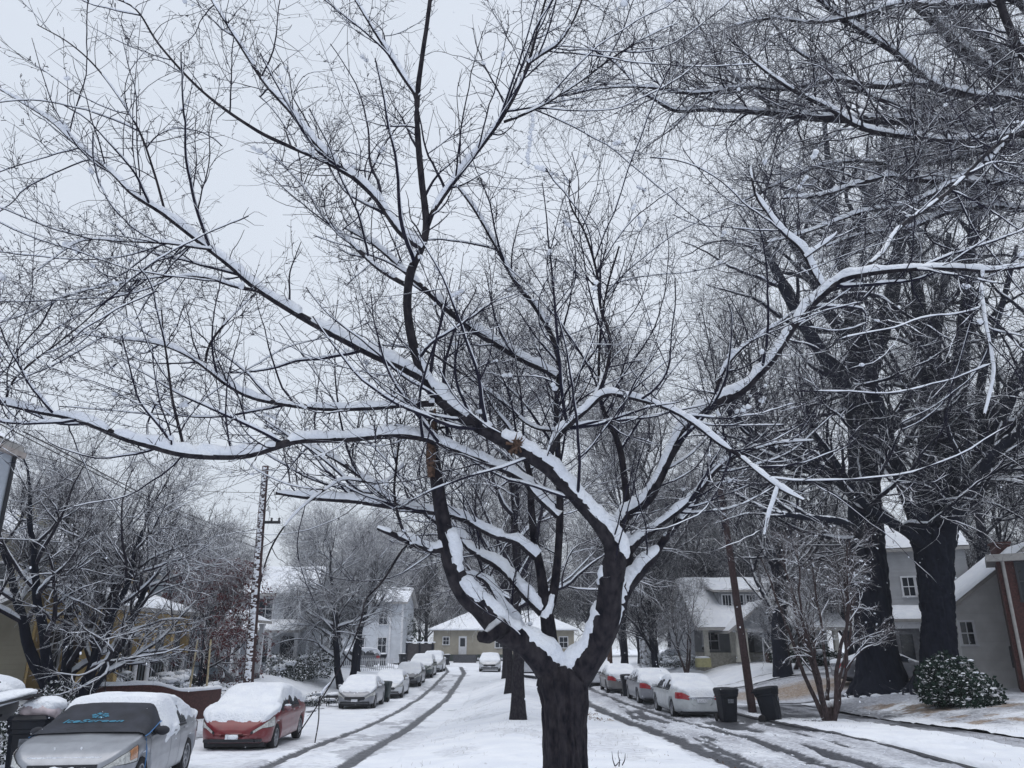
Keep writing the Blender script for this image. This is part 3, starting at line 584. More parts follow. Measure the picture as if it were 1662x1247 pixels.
# buds: short knobs
S5, SR5 = grow(np.concatenate([S1[:, ::2][:, :6], S2[:, :6]]), np.concatenate([SR1[:, ::2][:, :6], SR2[:, :6]]), 16000, (.05, 1), (.015, .035), (30, 70), 0, .1, 3, 1.2, .0032, 1.1, 0, rmin=.0022)
tw.tubes(S1, SR1, 5); tw.tubes(S2, SR2, 4); tw.tubes(S3, SR3, 3); tw.tubes(S4, SR4, 4); tw.tubes(S5, SR5, 3)
SNB.add(*snow_tubes(S1, SR1, 5, .9, .45, 5, .0008)); SNB.add(*snow_tubes(S2, SR2, 4, .9, .62, 6, .0004))
under(tw.build('crown', M_TWIG), root); o_ = SNB.build('snow', M_SNOW); o_['kind'] = 'stuff'; under(o_, root)
c_ = snow_clumps(S1, SR1, 190, (.012, .032), 4, None, 'snow'); c_['kind'] = 'stuff'; under(c_, root)
# a hanging twig strung with snow
P, Rr = limb_pts([(864,186,2.5,5.1),(862,215,2,5.1),(858,245,2,5.1),(857,270,2,5.1)])
b = Bag(); V, Fc = tubes(P[None], Rr[None] * .6, 5); b.add(V, Fc)
for j in range(24): b.add(*lump(P[int(j / 24 * (len(P) - 1))] + RNG.normal(size=3) * .006 + np.array([0, 0, -.012 * (j % 2)]), RNG.uniform(.012, .02), j, (1, 1, .8), 7, 5))
o_ = b.build('snow', M_SNOW); o_['kind'] = 'stuff'; under(o_, root)
# ------------------------------------------------------------------ other trees
def gen_tree(name, seed, H=9, tr=.2, fork=.25, n=(9, 60, 420, 2200), spread=(25, 60), L=(.45, .28, .16, .09), up=(.06, .03, .02, 0), stems=1, lean=.05,
             mats=(M_BARK, M_TWIG_S), rt=(.5, .02, .008, .004), tap=.35, label=None, cat='tree', group=None, loc=(0, 0, 0), flat=0, rmin=.003, snow=False, t1=None, rz=0, sidesnow=None):
    global RNG
    sv = RNG; RNG = np.random.default_rng(seed)
    root = empty(name, loc, rz); tag(root, label, cat, group)
    T, TR = [], []
    for k in range(stems):
        a = 2 * math.pi * (k + RNG.uniform(0, .6)) / max(stems, 1); l_ = lean if stems == 1 else lean * RNG.uniform(.55, 1.4)
        m = 30; t = np.linspace(0, 1, m); hh = H * (.82 if stems == 1 else RNG.uniform(.7, .85))
        ex = 1.2 if stems == 1 else .8
        x = np.cos(a) * l_ * hh * t ** ex * (1 + 0 * k) + .05 * H * (fbm(t * 3.5 + k, t * 0, seed) - .5) * ss(0, .2, t) + (.0 if stems == 1 else np.cos(a) * tr * .7)
        y = np.sin(a) * l_ * hh * t ** ex * (1 + 0 * k) + .05 * H * (fbm(t * 3.5 + k, t * 0, seed + 3) - .5) * ss(0, .2, t) + (.0 if stems == 1 else np.sin(a) * tr * .7)
        P = np.stack([x, y, hh * t - .15], -1); r = tr * (1 if stems == 1 else RNG.uniform(.55, .8)) * (1 - t) ** .8 * 1 + .012; r = r * (1 + .45 * np.exp(-t * 22))
        T.append(P); TR.append(r)
    b = Bag()
    for k, (P, r) in enumerate(zip(T, TR)):
        V, Fc = rough_tube(P, r, 12, .09, seed + k); b.add(V[:-2], Fc[:-24])
    tro = b.build('trunk', mats[0], root)
    P0, R0 = np.array(T), np.array(TR)
    G1 = grow(P0, R0, n[0], t1 or (fork, .92), (L[0] * H * .8, L[0] * H * 1.15), spread, up[0], .09, 14, .62, tr * rt[0], .2, .45, flat=flat, rmin=rmin)
    G2 = grow(*G1, n[1], (.15, 1), (L[1] * H * .7, L[1] * H * 1.2), (25, 60), up[1], .12, 9, .65, tr * .25, .3, .4, flat=flat, rmin=rmin)
    G3 = grow(*G2, n[2], (.1, 1), (L[2] * H * .6, L[2] * H * 1.2), (25, 60), up[2], .15, 7, .7, rt[1], .4, .35, flat=flat, rmin=rmin)
    G4 = grow(*G3, n[3], (.1, 1), (L[3] * H * .5, L[3] * H * 1.2), (25, 60), up[3], .2, 5, .75, rt[2], .5, .3, rmin=rmin)
    c = Bag(); c.tubes(*G1, 8); c.tubes(*G2, 5); c.tubes(*G3, 4); c.tubes(*G4, 3); co = c.build('crown', mats[1], root)
    if snow:
        s_ = Bag(); s_.add(*snow_tubes(*G1, 6, .95, .15, 1, .004)); s_.add(*snow_tubes(*G2, 5, .95, .25, 2, .003)); s_.add(*snow_tubes(*G3, 4, .95, .5, 3, .001))
        o_ = s_.build('snow', M_SNOW, root); o_['kind'] = 'stuff'
    RNG = sv
    return root, G3, G4
def traced_tree(name, label, limbs, twigs, group=None, mats=(M_OAK, M_OAKTW), snow=1.0, k=12, base=None, rmin=.003, amount=1.0):
    """limbs traced, first one is the trunk"""
    t0 = limbs[0][0]; b0 = base or at(t0[0], t0[1], t0[3]); root = empty(name, tuple(b0)); tag(root, label, 'tree', group)
    A = []
    sb = Bag()
    for q, tr in enumerate(limbs):
        P, Rr = limb_pts(tr); P, Rr = (resamp(P, Rr, 200)[:2] if q == 0 else (P, Rr)); V, Fc = rough_tube(P, Rr, 72 if q == 0 else k, .07 if q == 0 else .08, q + 5); o = tri_fix('trunk' if q == 0 else 'limb', V, Fc, mats[0], None)
        if snow and q > 0: s_ = np_mesh('snow', *snow_on(P, Rr, q, snow, .12, 7), M_SNOW, True, None); s_.parent = o
        under(o, root)
        if q > 0 or len(limbs) == 1: A.append(resamp(P, Rr, 40))
    P = np.array([a[0] for a in A]); Rr = np.array([a[1] for a in A]); LL = np.array([a[2] for a in A])
    c = Bag(); sn_ = Bag(); lv = (P, Rr); w_ = LL; nl = 0
    for (n_, kw, sides) in twigs:
        g = grow(*lv, n_, weight=w_, **kw, rmin=rmin)
        if 'oak' in name: ok_ = g[0][:, :, 2].min(1) > (6.2 if g[0][0, 0, 1] > 0 else 0) - 1.4 * nl; g = (g[0][ok_], g[1][ok_])
        c.tubes(*g, sides); lv = g; w_ = None; nl += 1
        if nl < len(twigs): sn_.add(*snow_tubes(*g, 4, .95, .25 + .2 * nl, nl, .001))
    under(c.build('crown', mats[1]), root); o_ = sn_.build('snow', M_SNOW); o_['kind'] = 'stuff'; under(o_, root)
    return root, lv
# two big oaks in the right-hand yard
YA, YB = 36.5, 34.5
oakA = [[(1432,1132,112,YA),(1431,1116,92,YA),(1430,1100,80,YA),(1427,1080,71,YA),(1421,1045,64,YA),(1412,960,60,YA),(1405,850,54,YA),(1400,740,44,YA),(1394,640,34,YA),(1388,560,27,YA),(1378,480,21,YA),(1362,400,16,YA),(1348,300,11,YA),(1338,200,7,YA)],
 [(1396,700,32,YA),(1375,640,28,32),(1345,590,24,31.5),(1300,520,18,31),(1262,450,12,30.5),(1235,380,8,30)],
 [(1396,640,34,YA),(1420,570,30,YA),(1445,490,24,YA),(1460,400,18,YA),(1478,300,13,YA),(1490,200,8,YA)],
 [(1402,820,26,YA),(1370,785,22,32),(1330,762,18,31.5),(1280,742,14,31),(1225,705,10,30.5),(1180,660,6,30)],
 [(1385,560,22,YA),(1340,500,18,33),(1310,430,14,33),(1270,370,10,33.5),(1240,280,7,34)],
 [(1365,420,18,YA),(1400,350,14,32),(1430,260,10,32),(1440,160,7,32)],
 [(1400,760,20,YA),(1440,700,18,33),(1475,640,15,33),(1500,560,12,34),(1530,480,8,34)],
 [(1408,880,16,YA),(1370,850,13,31),(1310,840,10,30),(1250,830,7,29.5),(1190,800,5,29)]]
oakB = [[(1528,1150,110,YB),(1528,1125,80,YB),(1525,1090,62,YB),(1523,1030,54,YB),(1520,960,52,YB),(1516,900,60,YB),(1514,872,72,YB),(1512,850,60,YB)],
 [(1510,880,46,YB),(1502,820,42,YB),(1498,780,40,YB),(1508,720,34,YB),(1512,680,32,YB),(1502,600,26,YB),(1492,500,20,YB),(1482,400,13,YB),(1478,300,8,YB)],
 [(1522,880,38,YB),(1552,830,34,33),(1575,790,30,33),(1605,720,26,32.5),(1640,640,22,32),(1680,560,17,32),(1720,470,12,32)],
 [(1502,880,30,YB),(1484,830,28,33),(1468,790,25,33),(1447,730,21,32.5),(1424,650,17,32),(1402,560,12,32),(1390,470,8,32)],
 [(1520,850,42,YB),(1538,780,38,34),(1548,720,36,34),(1552,650,30,34),(1562,560,24,34),(1572,460,17,34),(1580,350,11,34),(1590,250,7,34)],
 [(1555,815,24,33),(1590,765,21,32),(1625,725,18,31.5),(1662,700,15,31),(1720,668,10,31)],
 [(1500,885,20,YB),(1470,862,17,33),(1430,838,14,32),(1395,810,12,31.5),(1350,740,8,31),(1320,700,6,30.5)],
 [(1600,735,16,32.5),(1590,660,14,32.5),(1600,580,12,32),(1625,500,9,32),(1650,400,6,32)],
 [(1548,650,18,34),(1520,580,15,34),(1530,480,12,34),(1540,380,8,34)]]
OT = [(90, dict(t=(.1, .95), L=(4, 8.5), ang=(25, 65), up=.03, curl=.12, npt=18, rf=.6, rmax=.14, rtip=.2, byt=.35, flat=.3), 7),
      (620, dict(t=(.15, 1), L=(1.8, 4.2), ang=(25, 70), up=.01, curl=.15, npt=12, rf=.5, rmax=.05, rtip=.2, byt=.35, flat=.4), 5),
      (4600, dict(t=(.1, 1), L=(.9, 2.2), ang=(25, 65), up=.0, curl=.24, npt=8, rf=.6, rmax=.018, rtip=.4, byt=.3), 4),
      (9500, dict(t=(.1, 1), L=(.35, 1.1), ang=(25, 65), up=.0, curl=.35, npt=5, rf=.7, rmax=.008, rtip=.6, byt=.3), 3)]
traced_tree('oak_tree', 'massive dark oak with flared roots beside the parked silver sedan in the right yard', oakA, OT, 'big oaks in the right-hand yard', snow=.6, rmin=.004)
traced_tree('oak_tree', 'massive dark oak forking into thick limbs behind the evergreen bush at right', oakB, OT, 'big oaks in the right-hand yard', snow=.6, rmin=.004)
# surface roots with snow between them round the big oak
for o in [o for o in bpy.data.objects if o.get('label', '').startswith('massive dark oak')]:
    rg = np.random.default_rng(3); br, bs = Bag(), Bag(); b0 = o.location
    for k_ in range(15):
        a = 2 * math.pi * k_ / 15 + rg.uniform(-.1, .1); r0, r1 = .75, rg.uniform(1.5, 2.1); P = np.array([[r * math.cos(a + .15 * q), r * math.sin(a + .15 * q), .55 * (1 - q / 7) ** 2 - .08] for q, r in enumerate(np.linspace(r0, r1, 8))]); Rr = np.linspace(.22, .05, 8)
        P[:, 2] += -b0[2] + np.array([ground_z(b0[0] + x_, b0[1] + y_) for x_, y_ in P[:, :2]]); P[:, :2] = P[:, :2]
        br.add(*tubes(P[None], Rr[None], 8)); bs.add(*lump(P[5] + np.array([.12, -.1, .03]), .16, k_, (1.5, 1.2, .6), 9, 7, .7))
    br.build('roots', M_OAK, o); q_ = bs.build('snow', M_SNOW, o); q_['kind'] = 'stuff'
# street tree whose trunk stands outside the right edge; its snowy limbs reach in at the top right
hub = [(1930,560,60,10.5)]
def hb(x, y, w_, Y): return [(1935, 520, w_ * 2.2, 10.6), (1860, 380, w_ * 1.8, 10.5), (1760, (y + 300) / 2, w_ * 1.4, (10.4 + Y) / 2), (x, y, w_, Y)]
TRL = [[(2005,1500,110,10.6),(1985,1100,95,10.6),(1960,800,88,10.6),(1935,540,80,10.6),(1915,400,60,10.6)],
 hb(1662,166,16,10) + [(1601,160,14,9.9),(1548,150,14,9.8),(1509,136,13,9.7),(1461,92,10,9.6),(1417,64,8,9.5),(1353,20,7,9.4),(1310,-15,5,9.4)],
 [(1512,138,9,9.7),(1470,136,9,9.6),(1430,141,9,9.5),(1385,134,8,9.4),(1350,131,8,9.3),(1300,141,7,9.2),(1265,146,6,9.1),(1210,142,6,9.0),(1130,152,5,8.9),(1060,143,4,8.8),(1000,142,3,8.8),(930,150,2,8.7)],
 hb(1662,208,17,10.5) + [(1641,206,17,10.4),(1581,201,16,10.2),(1501,196,15,10),(1441,196,14,9.8),(1341,193,12,9.6),(1281,188,10,9.4),(1225,182,9,9.3),(1150,178,7,9.2),(1096,180,6,9.1),(1060,160,5,9),(1040,148,4,9),(1000,104,3,9),(950,75,2,9)],
 hb(1662,218,13,9.4) + [(1641,220,12,9.3),(1590,226,11,9.2),(1541,230,10,9.1),(1490,224,9,9),(1441,218,9,8.9),(1393,206,8,8.8),(1345,176,7,8.7),(1289,148,6,8.6),(1235,110,4,8.5),(1180,60,3,8.5)],
 hb(1662,296,12,9.8) + [(1580,296,10,9.6),(1500,293,9,9.4),(1440,288,8,9.2),(1390,300,6,9.1),(1330,318,5,9),(1270,322,3,9)],
 hb(1658,152,18,11) + [(1610,118,17,10.9),(1561,80,16,10.8),(1521,40,14,10.7),(1481,5,12,10.6),(1450,-20,10,10.5)],
 hb(1658,130,15,11.3) + [(1625,96,14,11.2),(1593,64,13,11.1),(1565,42,12,11),(1537,18,11,10.9),(1500,-15,9,10.8)],
 hb(1662,88,15,9.5) + [(1637,42,13,9.4),(1622,0,11,9.3),(1615,-20,10,9.3)],
 hb(1657,6,13,10) + [(1600,8,11,9.9),(1561,12,10,9.8),(1461,8,9,9.6),(1401,24,7,9.4),(1321,37,5,9.3),(1250,30,4,9.2),(1180,45,3,9.1)],
 hb(1662,240,11,11.5) + [(1600,245,10,11.5),(1530,262,8,11.4),(1460,270,7,11.3),(1400,262,6,11.2),(1330,270,5,11.1),(1260,300,4,11),(1200,330,3,11)],
 hb(1662,340,11,11) + [(1600,335,9,11),(1540,345,8,11),(1470,372,7,11),(1400,380,5,11),(1340,400,4,11)],
 [(1505,196,8,10),(1450,170,7,10),(1400,150,6,9.9),(1340,110,5,9.8),(1290,80,4,9.7),(1240,20,3,9.6)],
 [(1285,190,6,9.4),(1250,170,5,9.4),(1200,130,4,9.4),(1160,90,3,9.4),(1130,30,2.5,9.4)],
 [(1640,222,9,9.3),(1600,265,8,9.3),(1540,300,7,9.3),(1480,330,6,9.3),(1400,345,5,9.2),(1300,380,4,9.1),(1220,400,3,9)]]
traced_tree('street_tree', 'bare kerbside tree whose level snow-laden limbs cross the top right of the view', TRL,
 [(760, dict(t=(.3, 1), L=(.8, 2.2), ang=(25, 65), up=.01, curl=.14, npt=12, rf=.5, rmax=.02, rtip=.2, byt=.35), 5),
  (8500, dict(t=(.1, 1), L=(.3, .9), ang=(25, 65), up=.0, curl=.22, npt=7, rf=.65, rmax=.0075, rtip=.4, byt=.3), 4),
  (14000, dict(t=(.1, 1), L=(.1, .42), ang=(25, 65), up=.0, curl=.3, npt=4, rf=.8, rmax=.0035, rtip=.6, byt=.3), 3)],
 mats=(M_BARK, M_TWIG_S), snow=1.25, base=(9.2, 10.6, .1), rmin=.0018)
def gl(px, py, z=.1):
    for _ in range(14): p = gnd(px, py, z); z = .5 * z + .5 * ground_z(p[0], p[1])
    return (p[0], p[1], z)
# median trees behind the cherry
gen_tree('median_tree', 21, 14.5, .19, .22, (20, 200, 2200, 11000), (25, 62), (.42, .22, .11, .05), label='slim bare tree in the median, standing in snow just left of the big forked trunk', group='trees along the median', loc=gl(841, 1168), mats=(M_BARK, M_TWIG_S), rmin=.0035, snow=True, up=(.07, .03, .02, 0))
gen_tree('median_tree', 22, 13, .17, .25, (16, 150, 1300, 6000), (25, 55), label='thin dark trunk in the median partly behind the nearer slim tree', group='trees along the median', loc=(-.15, 39, .1), rmin=.004)
gen_tree('median_tree', 23, 12, .2, .22, (14, 120, 900, 4200), (25, 60), label='farthest median tree, beside the white van', group='trees along the median', loc=(-.45, 56, .1), rmin=.005, mats=(M_BARK, M_TWIG_S))
# right-hand verge trees
gen_tree('verge_tree', 31, 12.5, .26, .16, (20, 200, 1700, 8000), (15, 38), label='fan-shaped bare tree with a short dark trunk beyond the parked grey sedan', group='bare trees along the right verge', loc=gl(1067, 1104), mats=(M_OAK, M_OAKTW), rmin=.005, up=(.12, .06, .03, .0))
gen_tree('tall_tree', 33, 30, .42, .25, (22, 240, 2400, 13000), (25, 65), (.34, .18, .09, .045), label='very tall tree with a snow-plastered trunk rising behind the right limbs of the cherry', group='bare trees along the right verge', loc=(10.2, 62, .4), mats=(bark_mat('plastered_bark', (.06, .055, .06), (.12, .11, .12), thr=.05, scale=8, namp=1.2), M_TWIG_S), rmin=.008)
gen_tree('verge_tree', 34, 12, .3, .25, (11, 80, 560, 2400), (25, 60), label='dark trunked tree far along the right kerb behind the small white hatchback', group='bare trees along the right verge', loc=(9.2, 67, .3), mats=(M_OAK, M_OAKTW), rmin=.006)
# crape myrtle on the right verge
mroot, mg3, mg4 = gen_tree('crape_myrtle', 41, 7.0, .085, .3, (34, 200, 1300, 4500), (15, 45), (.28, .15, .08, .04), label='multi-stemmed brown shrub tree on the verge right of the leaning wheelie bin', cat='tree', loc=gl(1347, 1170, .12), stems=8, lean=.33, mats=(M_MYRT, M_MYRT), rmin=.0035, up=(.05, .02, .01, 0), t1=(.25, .95), snow=True)
mt = mroot; o_ = snow_clumps(mg3[0], mg3[1], 260, (.012, .034), 9, mt, 'snow', (.5, 1)); o_['kind'] = 'stuff'
b = MB(); b.tube([(0, 0, -.1), (0, 0, .25), (.02, 0, .6)], [.2, .17, .14], 14); b.build('base_stump', M_MYRT, mt, True)
# dark spreading yard tree on the left
gen_tree('spreading_tree', 51, 9.2, .25, .16, (46, 480, 4200, 19000), (28, 64), (.5, .24, .12, .055), label='wide dark multi-trunked tree in the yard behind the silver sedan', loc=gl(112, 1150, .4), stems=6, lean=.42, mats=(M_OAK, M_TWIG_S), rmin=.0045, up=(.05, .03, .01, 0), snow=True, t1=(.12, .95))
r_, g3, g4 = gen_tree('red_leaved_tree', 52, 7.0, .16, .2, (18, 160, 1400, 7000), (30, 65), (.5, .28, .15, .07), label='small tree still holding dark red dry leaves beside the snow-streaked utility pole', loc=(-14.2, 38, .1), mats=(M_OAK, M_TWIG_X), rmin=.0045, up=(.02, 0, 0, 0))
def leaf_cloud(name, C, s, mat, parent, droop=.3, seed=0):
    rg = np.random.default_rng(seed); n = len(C); a = norm(rg.normal(size=(n, 3)) + np.array([0, 0, -droop])); bb = norm(np.cross(a, rg.normal(size=(n, 3)))); sz = (s * rg.uniform(.6, 1.3, n))[:, None]
    V = np.stack([C, C + a * sz * .5 + bb * sz * .28, C + a * sz, C + a * sz * .5 - bb * sz * .28], 1).reshape(-1, 3)
    return np_mesh(name, V, np.arange(4 * n).reshape(n, 4), mat, False, parent)
i = RNG.integers(0, g4[0].shape[0], 24000); p_, _, _ = interp(*g4, i, RNG.uniform(.2, 1, 24000)); p_ = p_[(p_[:, 2] < 6.0)]
leaf_cloud('leaves', p_, .10, M_REDLEAF, r_, 1.0, 3)
# taller tree behind the left roofs
gen_tree('tall_tree', 53, 13, .3, .2, (20, 220, 2000, 11000), (20, 55), (.42, .24, .13, .07), label='tall pale bare tree rising behind the yellow chimney at left', group='bare trees behind the left houses', loc=(-31, 52, .3), rmin=.007, mats=(M_OAK, M_TWIG_X))
gen_tree('tall_tree', 54, 10.5, .3, .2, (18, 180, 1500, 8000), (20, 55), (.42, .24, .13, .07), label='bare tree behind the red-leaved tree at left', group='bare trees behind the left houses', loc=(-22, 58, .3), rmin=.007, mats=(M_OAK, M_TWIG_X))
# bushy street tree on the left, mid distance
gen_tree('verge_tree', 61, 11.5, .30, .10, (40, 460, 4000, 17000), (30, 72), (.42, .26, .14, .07), label='twin-trunked bare tree heavy with snow behind the snow-covered sedans at left', group='bare trees along the left verge', loc=gl(560, 1119, .2), stems=2, lean=.14, mats=(M_OAK, M_TWIG_X), rmin=.0055, up=(.04, .01, 0, 0), snow=True)
gen_tree('verge_tree', 62, 13, .24, .2, (18, 160, 1300, 6000), (20, 50), (.42, .26, .14, .07), label='bare tree behind the twin-trunked tree at left', group='bare trees along the left verge', loc=(-12.5, 66, ground_z(-12.5, 66)), mats=(M_OAK, M_TWIG_X), rmin=.006)
# far trees: a few prototypes, copied
gen_tree('tall_tree', 35, 27, .4, .15, (24, 240, 1900, 6500), (25, 60), (.32, .18, .09, .045), label='tall bare tree filling the gap left of the massive oak beside the silver sedan', group='bare trees along the right verge', loc=(15.5, 47, .6), mats=(M_OAK, M_OAKTW), rmin=.007)
gen_tree('tall_tree', 36, 25, .4, .15, (24, 240, 1900, 6500), (25, 60), (.34, .19, .1, .05), label='tall bare tree behind the brick house at the right edge', group='bare trees along the right verge', loc=(30, 50, .6), mats=(M_OAK, M_OAKTW), rmin=.007)
gen_tree('yard_tree', 37, 8.5, .13, .1, (30, 260, 2000, 8000), (20, 50), (.4, .22, .12, .055), label='many-stemmed snowy ornamental tree in front of the bungalow, right of the brown pole', group='small bare trees on the right lawn', loc=(16.8, 49.5, .6), stems=6, lean=.35, mats=(M_MYRT, M_TWIG_X), rmin=.005, snow=True)
gen_tree('yard_tree', 38, 6.5, .1, .15, (22, 180, 1300, 5000), (20, 50), (.4, .22, .12, .055), label='small reddish bare tree just left of the bungalow on the right lawn', group='small bare trees on the right lawn', loc=(11.9, 56, .6), stems=3, lean=.3, mats=(M_MYRT, M_TWIG_S), rmin=.005)
protos = [gen_tree('bare_tree', 71, 16, .26, .15, (20, 180, 1500, 7500), (20, 50), (.36, .22, .12, .07), mats=(M_OAK, M_OAKTW), rmin=.012)[0],
          gen_tree('bare_tree', 72, 14, .25, .15, (20, 180, 1500, 7500), (25, 60), (.40, .24, .13, .07), mats=(M_OAK, M_TWIG_S), rmin=.012)[0],
          gen_tree('bare_tree', 73, 19, .3, .25, (20, 180, 1500, 7500), (20, 50), (.32, .2, .12, .06), mats=(M_OAK, M_OAKTW), rmin=.012)[0]]
far = []
rg = random.Random(5)
spots = [(-25, 98), (-20, 104), (-15.5, 99), (-11, 105), (-7, 100), (-3, 106), (1, 101), (5, 104), (9.5, 99), (14, 103), (19, 98), (24, 104), (29, 97), (34, 92), (38, 84), (43, 78), (-31, 88), (-38, 92), (-13, 112), (-5, 114), (3, 113), (11, 112), (20, 112),
         (16, 74), (22, 70), (28, 68), (34, 62), (40, 58), (30, 52), (37, 47), (25, 60), (12.5, 80), (20, 84), (-46, 80), (-40, 70)]
side = ['left', 'middle', 'right']
for n_, (x, y) in enumerate(spots):
    pr = protos[n_ % 3]; o = pr if n_ < 3 else copy_tree(pr)
    o.location = (x, y, .3); s_ = rg.uniform(.75, 1.15) * (1.0 if y > 95 else .95); o.scale = (s_, s_, s_ * rg.uniform(.85, 1.1)); o.rotation_euler = (0, 0, rg.uniform(0, 6.28))
    where = 'behind the left row of houses' if x < -9.5 else ('behind the beige house at the street end' if x < 8 else 'behind the grey bungalow and right-hand yards')
    tag(o, 'bare grey tree %s' % where, 'tree', 'bare trees %s' % where)
# ------------------------------------------------------------------ cars (x forward, y left, z up)
def paint(name, c, metal=.3):
    m, t, b = newmat(name)
    col, nf, vec = noise_col(t, tuple(x * .86 for x in c), tuple(min(1, x * 1.05) for x in c), 5)
    # slush spray thrown up on the lower body
    sx = t.nodes.new('ShaderNodeSeparateXYZ'); t.links.new(vec, sx.inputs[0]); n = N(t, 'ShaderNodeTexNoise', Scale=14, Detail=6); t.links.new(vec, n.inputs[0])
    ma = t.nodes.new('ShaderNodeMath'); ma.operation = 'MULTIPLY_ADD'; t.links.new(n.outputs[0], ma.inputs[0]); ma.inputs[1].default_value = .5; t.links.new(sx.outputs[2], ma.inputs[2])
    mr = t.nodes.new('ShaderNodeMapRange'); t.links.new(ma.outputs[0], mr.inputs[0]); mr.inputs[1].default_value = .75; mr.inputs[2].default_value = .40; mr.inputs[3].default_value = 0; mr.inputs[4].default_value = .35
    mx = t.nodes.new('ShaderNodeMix'); mx.data_type = 'RGBA'; t.links.new(mr.outputs[0], mx.inputs[0]); t.links.new(col, mx.inputs[6]); mx.inputs[7].default_value = (.26, .27, .30, 1)
    t.links.new(mx.outputs[2], b.inputs['Base Color']); b.inputs['Metallic'].default_value = metal
    b.inputs['Roughness'].default_value = .38; b.inputs['Coat Weight'].default_value = .5; b.inputs['Coat Roughness'].default_value = .12
    return m
M_SILVER = paint('silver_paint', (.30, .315, .35), .5); M_REDP = paint('red_paint', (.15, .003, .008), .05); M_WHP = paint('white_car_paint', (.62, .64, .68), .05)
M_GREYP = paint('grey_paint', (.16, .17, .19), .4); M_GREENP = paint('dark_green_paint', (.025, .045, .05), .3); M_BLUEG = paint('dusk_grey_paint', (.24, .25, .28), .4)
SEDAN = dict(L=4.75, W=1.83, top=[(-2.36, .60), (-2.33, .86), (-2.24, 1.0), (-2.05, 1.05), (-1.6, 1.08), (-1.25, 1.2), (-.75, 1.385), (-.3, 1.445), (.25, 1.44), (.6, 1.38), (1.25, 1.05), (1.45, .99), (1.9, .91), (2.15, .82), (2.28, .70), (2.36, .55)], belt=.93, wb=2.74, wr=.33, rw=(-1.15, -.45), fw=(.55, 1.3))
HATCH = dict(L=4.25, W=1.78, top=[(-2.10, .60), (-2.09, .95), (-2.0, 1.12), (-1.75, 1.38), (-1.4, 1.47), (-.3, 1.52), (.3, 1.49), (.65, 1.40), (1.2, 1.08), (1.4, 1.02), (1.75, .93), (1.98, .82), (2.08, .68), (2.13, .55)], belt=.97, wb=2.6, wr=.32, rw=(-1.98, -1.6), fw=(.6, 1.22))
WAGON = dict(L=4.7, W=1.84, top=[(-2.34, .60), (-2.32, .98), (-2.26, 1.15), (-2.05, 1.5), (-1.8, 1.6), (-.3, 1.66), (.3, 1.62), (.7, 1.5), (1.3, 1.14), (1.5, 1.08), (1.95, .98), (2.18, .85), (2.3, .72), (2.34, .58)], belt=1.03, wb=2.7, wr=.35, rw=(-2.24, -1.9), fw=(.65, 1.32))
VAN = dict(L=4.9, W=1.95, top=[(-2.44, .60), (-2.43, 1.2), (-2.40, 1.75), (-2.30, 1.92), (-2.1, 1.96), (.3, 1.97), (.9, 1.86), (1.6, 1.25), (1.8, 1.15), (2.15, 1.02), (2.35, .85), (2.43, .65)], belt=1.08, wb=3.0, wr=.36, rw=(-2.42, -2.3), fw=(.95, 1.65))
class Body:
    def __init__(s, d):
        s.d = d; s.tx = np.array([p[0] for p in d['top']]); s.tz = np.array([p[1] for p in d['top']]); s.x0, s.x1 = s.tx[0], s.tx[-1]
    def top(s, x): return np.interp(x, s.tx, s.tz)
    def hw(s, x):
        d = s.d; q = np.abs((x - (s.x0 + s.x1) / 2) / ((s.x1 - s.x0) / 2 + .012)); return d['W'] / 2 * (1 - .06 * q ** 3) * (1 - np.clip(q, 0, 1) ** 14) ** .45 * .998 + .02
    def ring(s, x):   # 9 key points per side, from sill to roof centre
        d = s.d; h = s.hw(x); t = s.top(x); b = min(d['belt'], t - .05); lo = .20 + .10 * max(0, abs(x) - d['L'] * .36) / (d['L'] * .14)
        up = max(t - b, 0); re = h * .95 - .36 * up - (.0 if up > .15 else 0)
        K = [(h * .80, lo), (h * .95, lo + .06), (h * .985, lo + .2), (h, min(.62, b - .08)), (h * .99, b - .05), (h * .955, b), (max(re, .2) + .0, b + up * .80), (max(re, .2) * .90, b + up * .95), (max(re, .2) * .5, t - .005), (0, t + .006)]
        return np.array(K)
    def pt(s, x, u, side=1):    # u in 0..9 along the ring
        K = s.ring(float(x)); j = int(min(math.floor(u), 8)); f = u - j; p = K[j] * (1 - f) + K[j + 1] * f
        return np.array([x, side * p[0], p[1]])
    def full(s, x, v):          # v in -1..1 : right sill .. over the roof .. left sill
        return s.pt(x, 9 * (1 - abs(v)), 1 if v > 0 else -1)
    def nrm(s, x, v):
        e = .01; a = s.full(x + e, v) - s.full(x - e, v); b = s.full(x, min(v + e, 1)) - s.full(x, max(v - e, -1)); n = np.cross(a, b); n /= np.linalg.norm(n) + 1e-9
        return n
def patch(B, name, xs, vs, off, mat, parent, fn=None, smooth=True):
    """piece of the body surface lifted by off, xs may be a function of v"""
    V = []; nx, nv = len(xs), len(vs)
    for i, x in enumerate(xs):
        for j, v in enumerate(vs):
            xx, vv = fn(x, v) if fn else (x, v); vv = math.copysign(max(abs(vv), 1e-4), vv if vv else 1)
            o_ = off(xx, vv) if callable(off) else off
            V.append(B.full(xx, vv) + B.nrm(xx, vv) * o_)
    Fc = [[i * nv + j, (i + 1) * nv + j, (i + 1) * nv + j + 1, i * nv + j + 1] for i in range(nx - 1) for j in range(nv - 1)]
    return np_mesh(name, V, Fc, mat, smooth, parent)
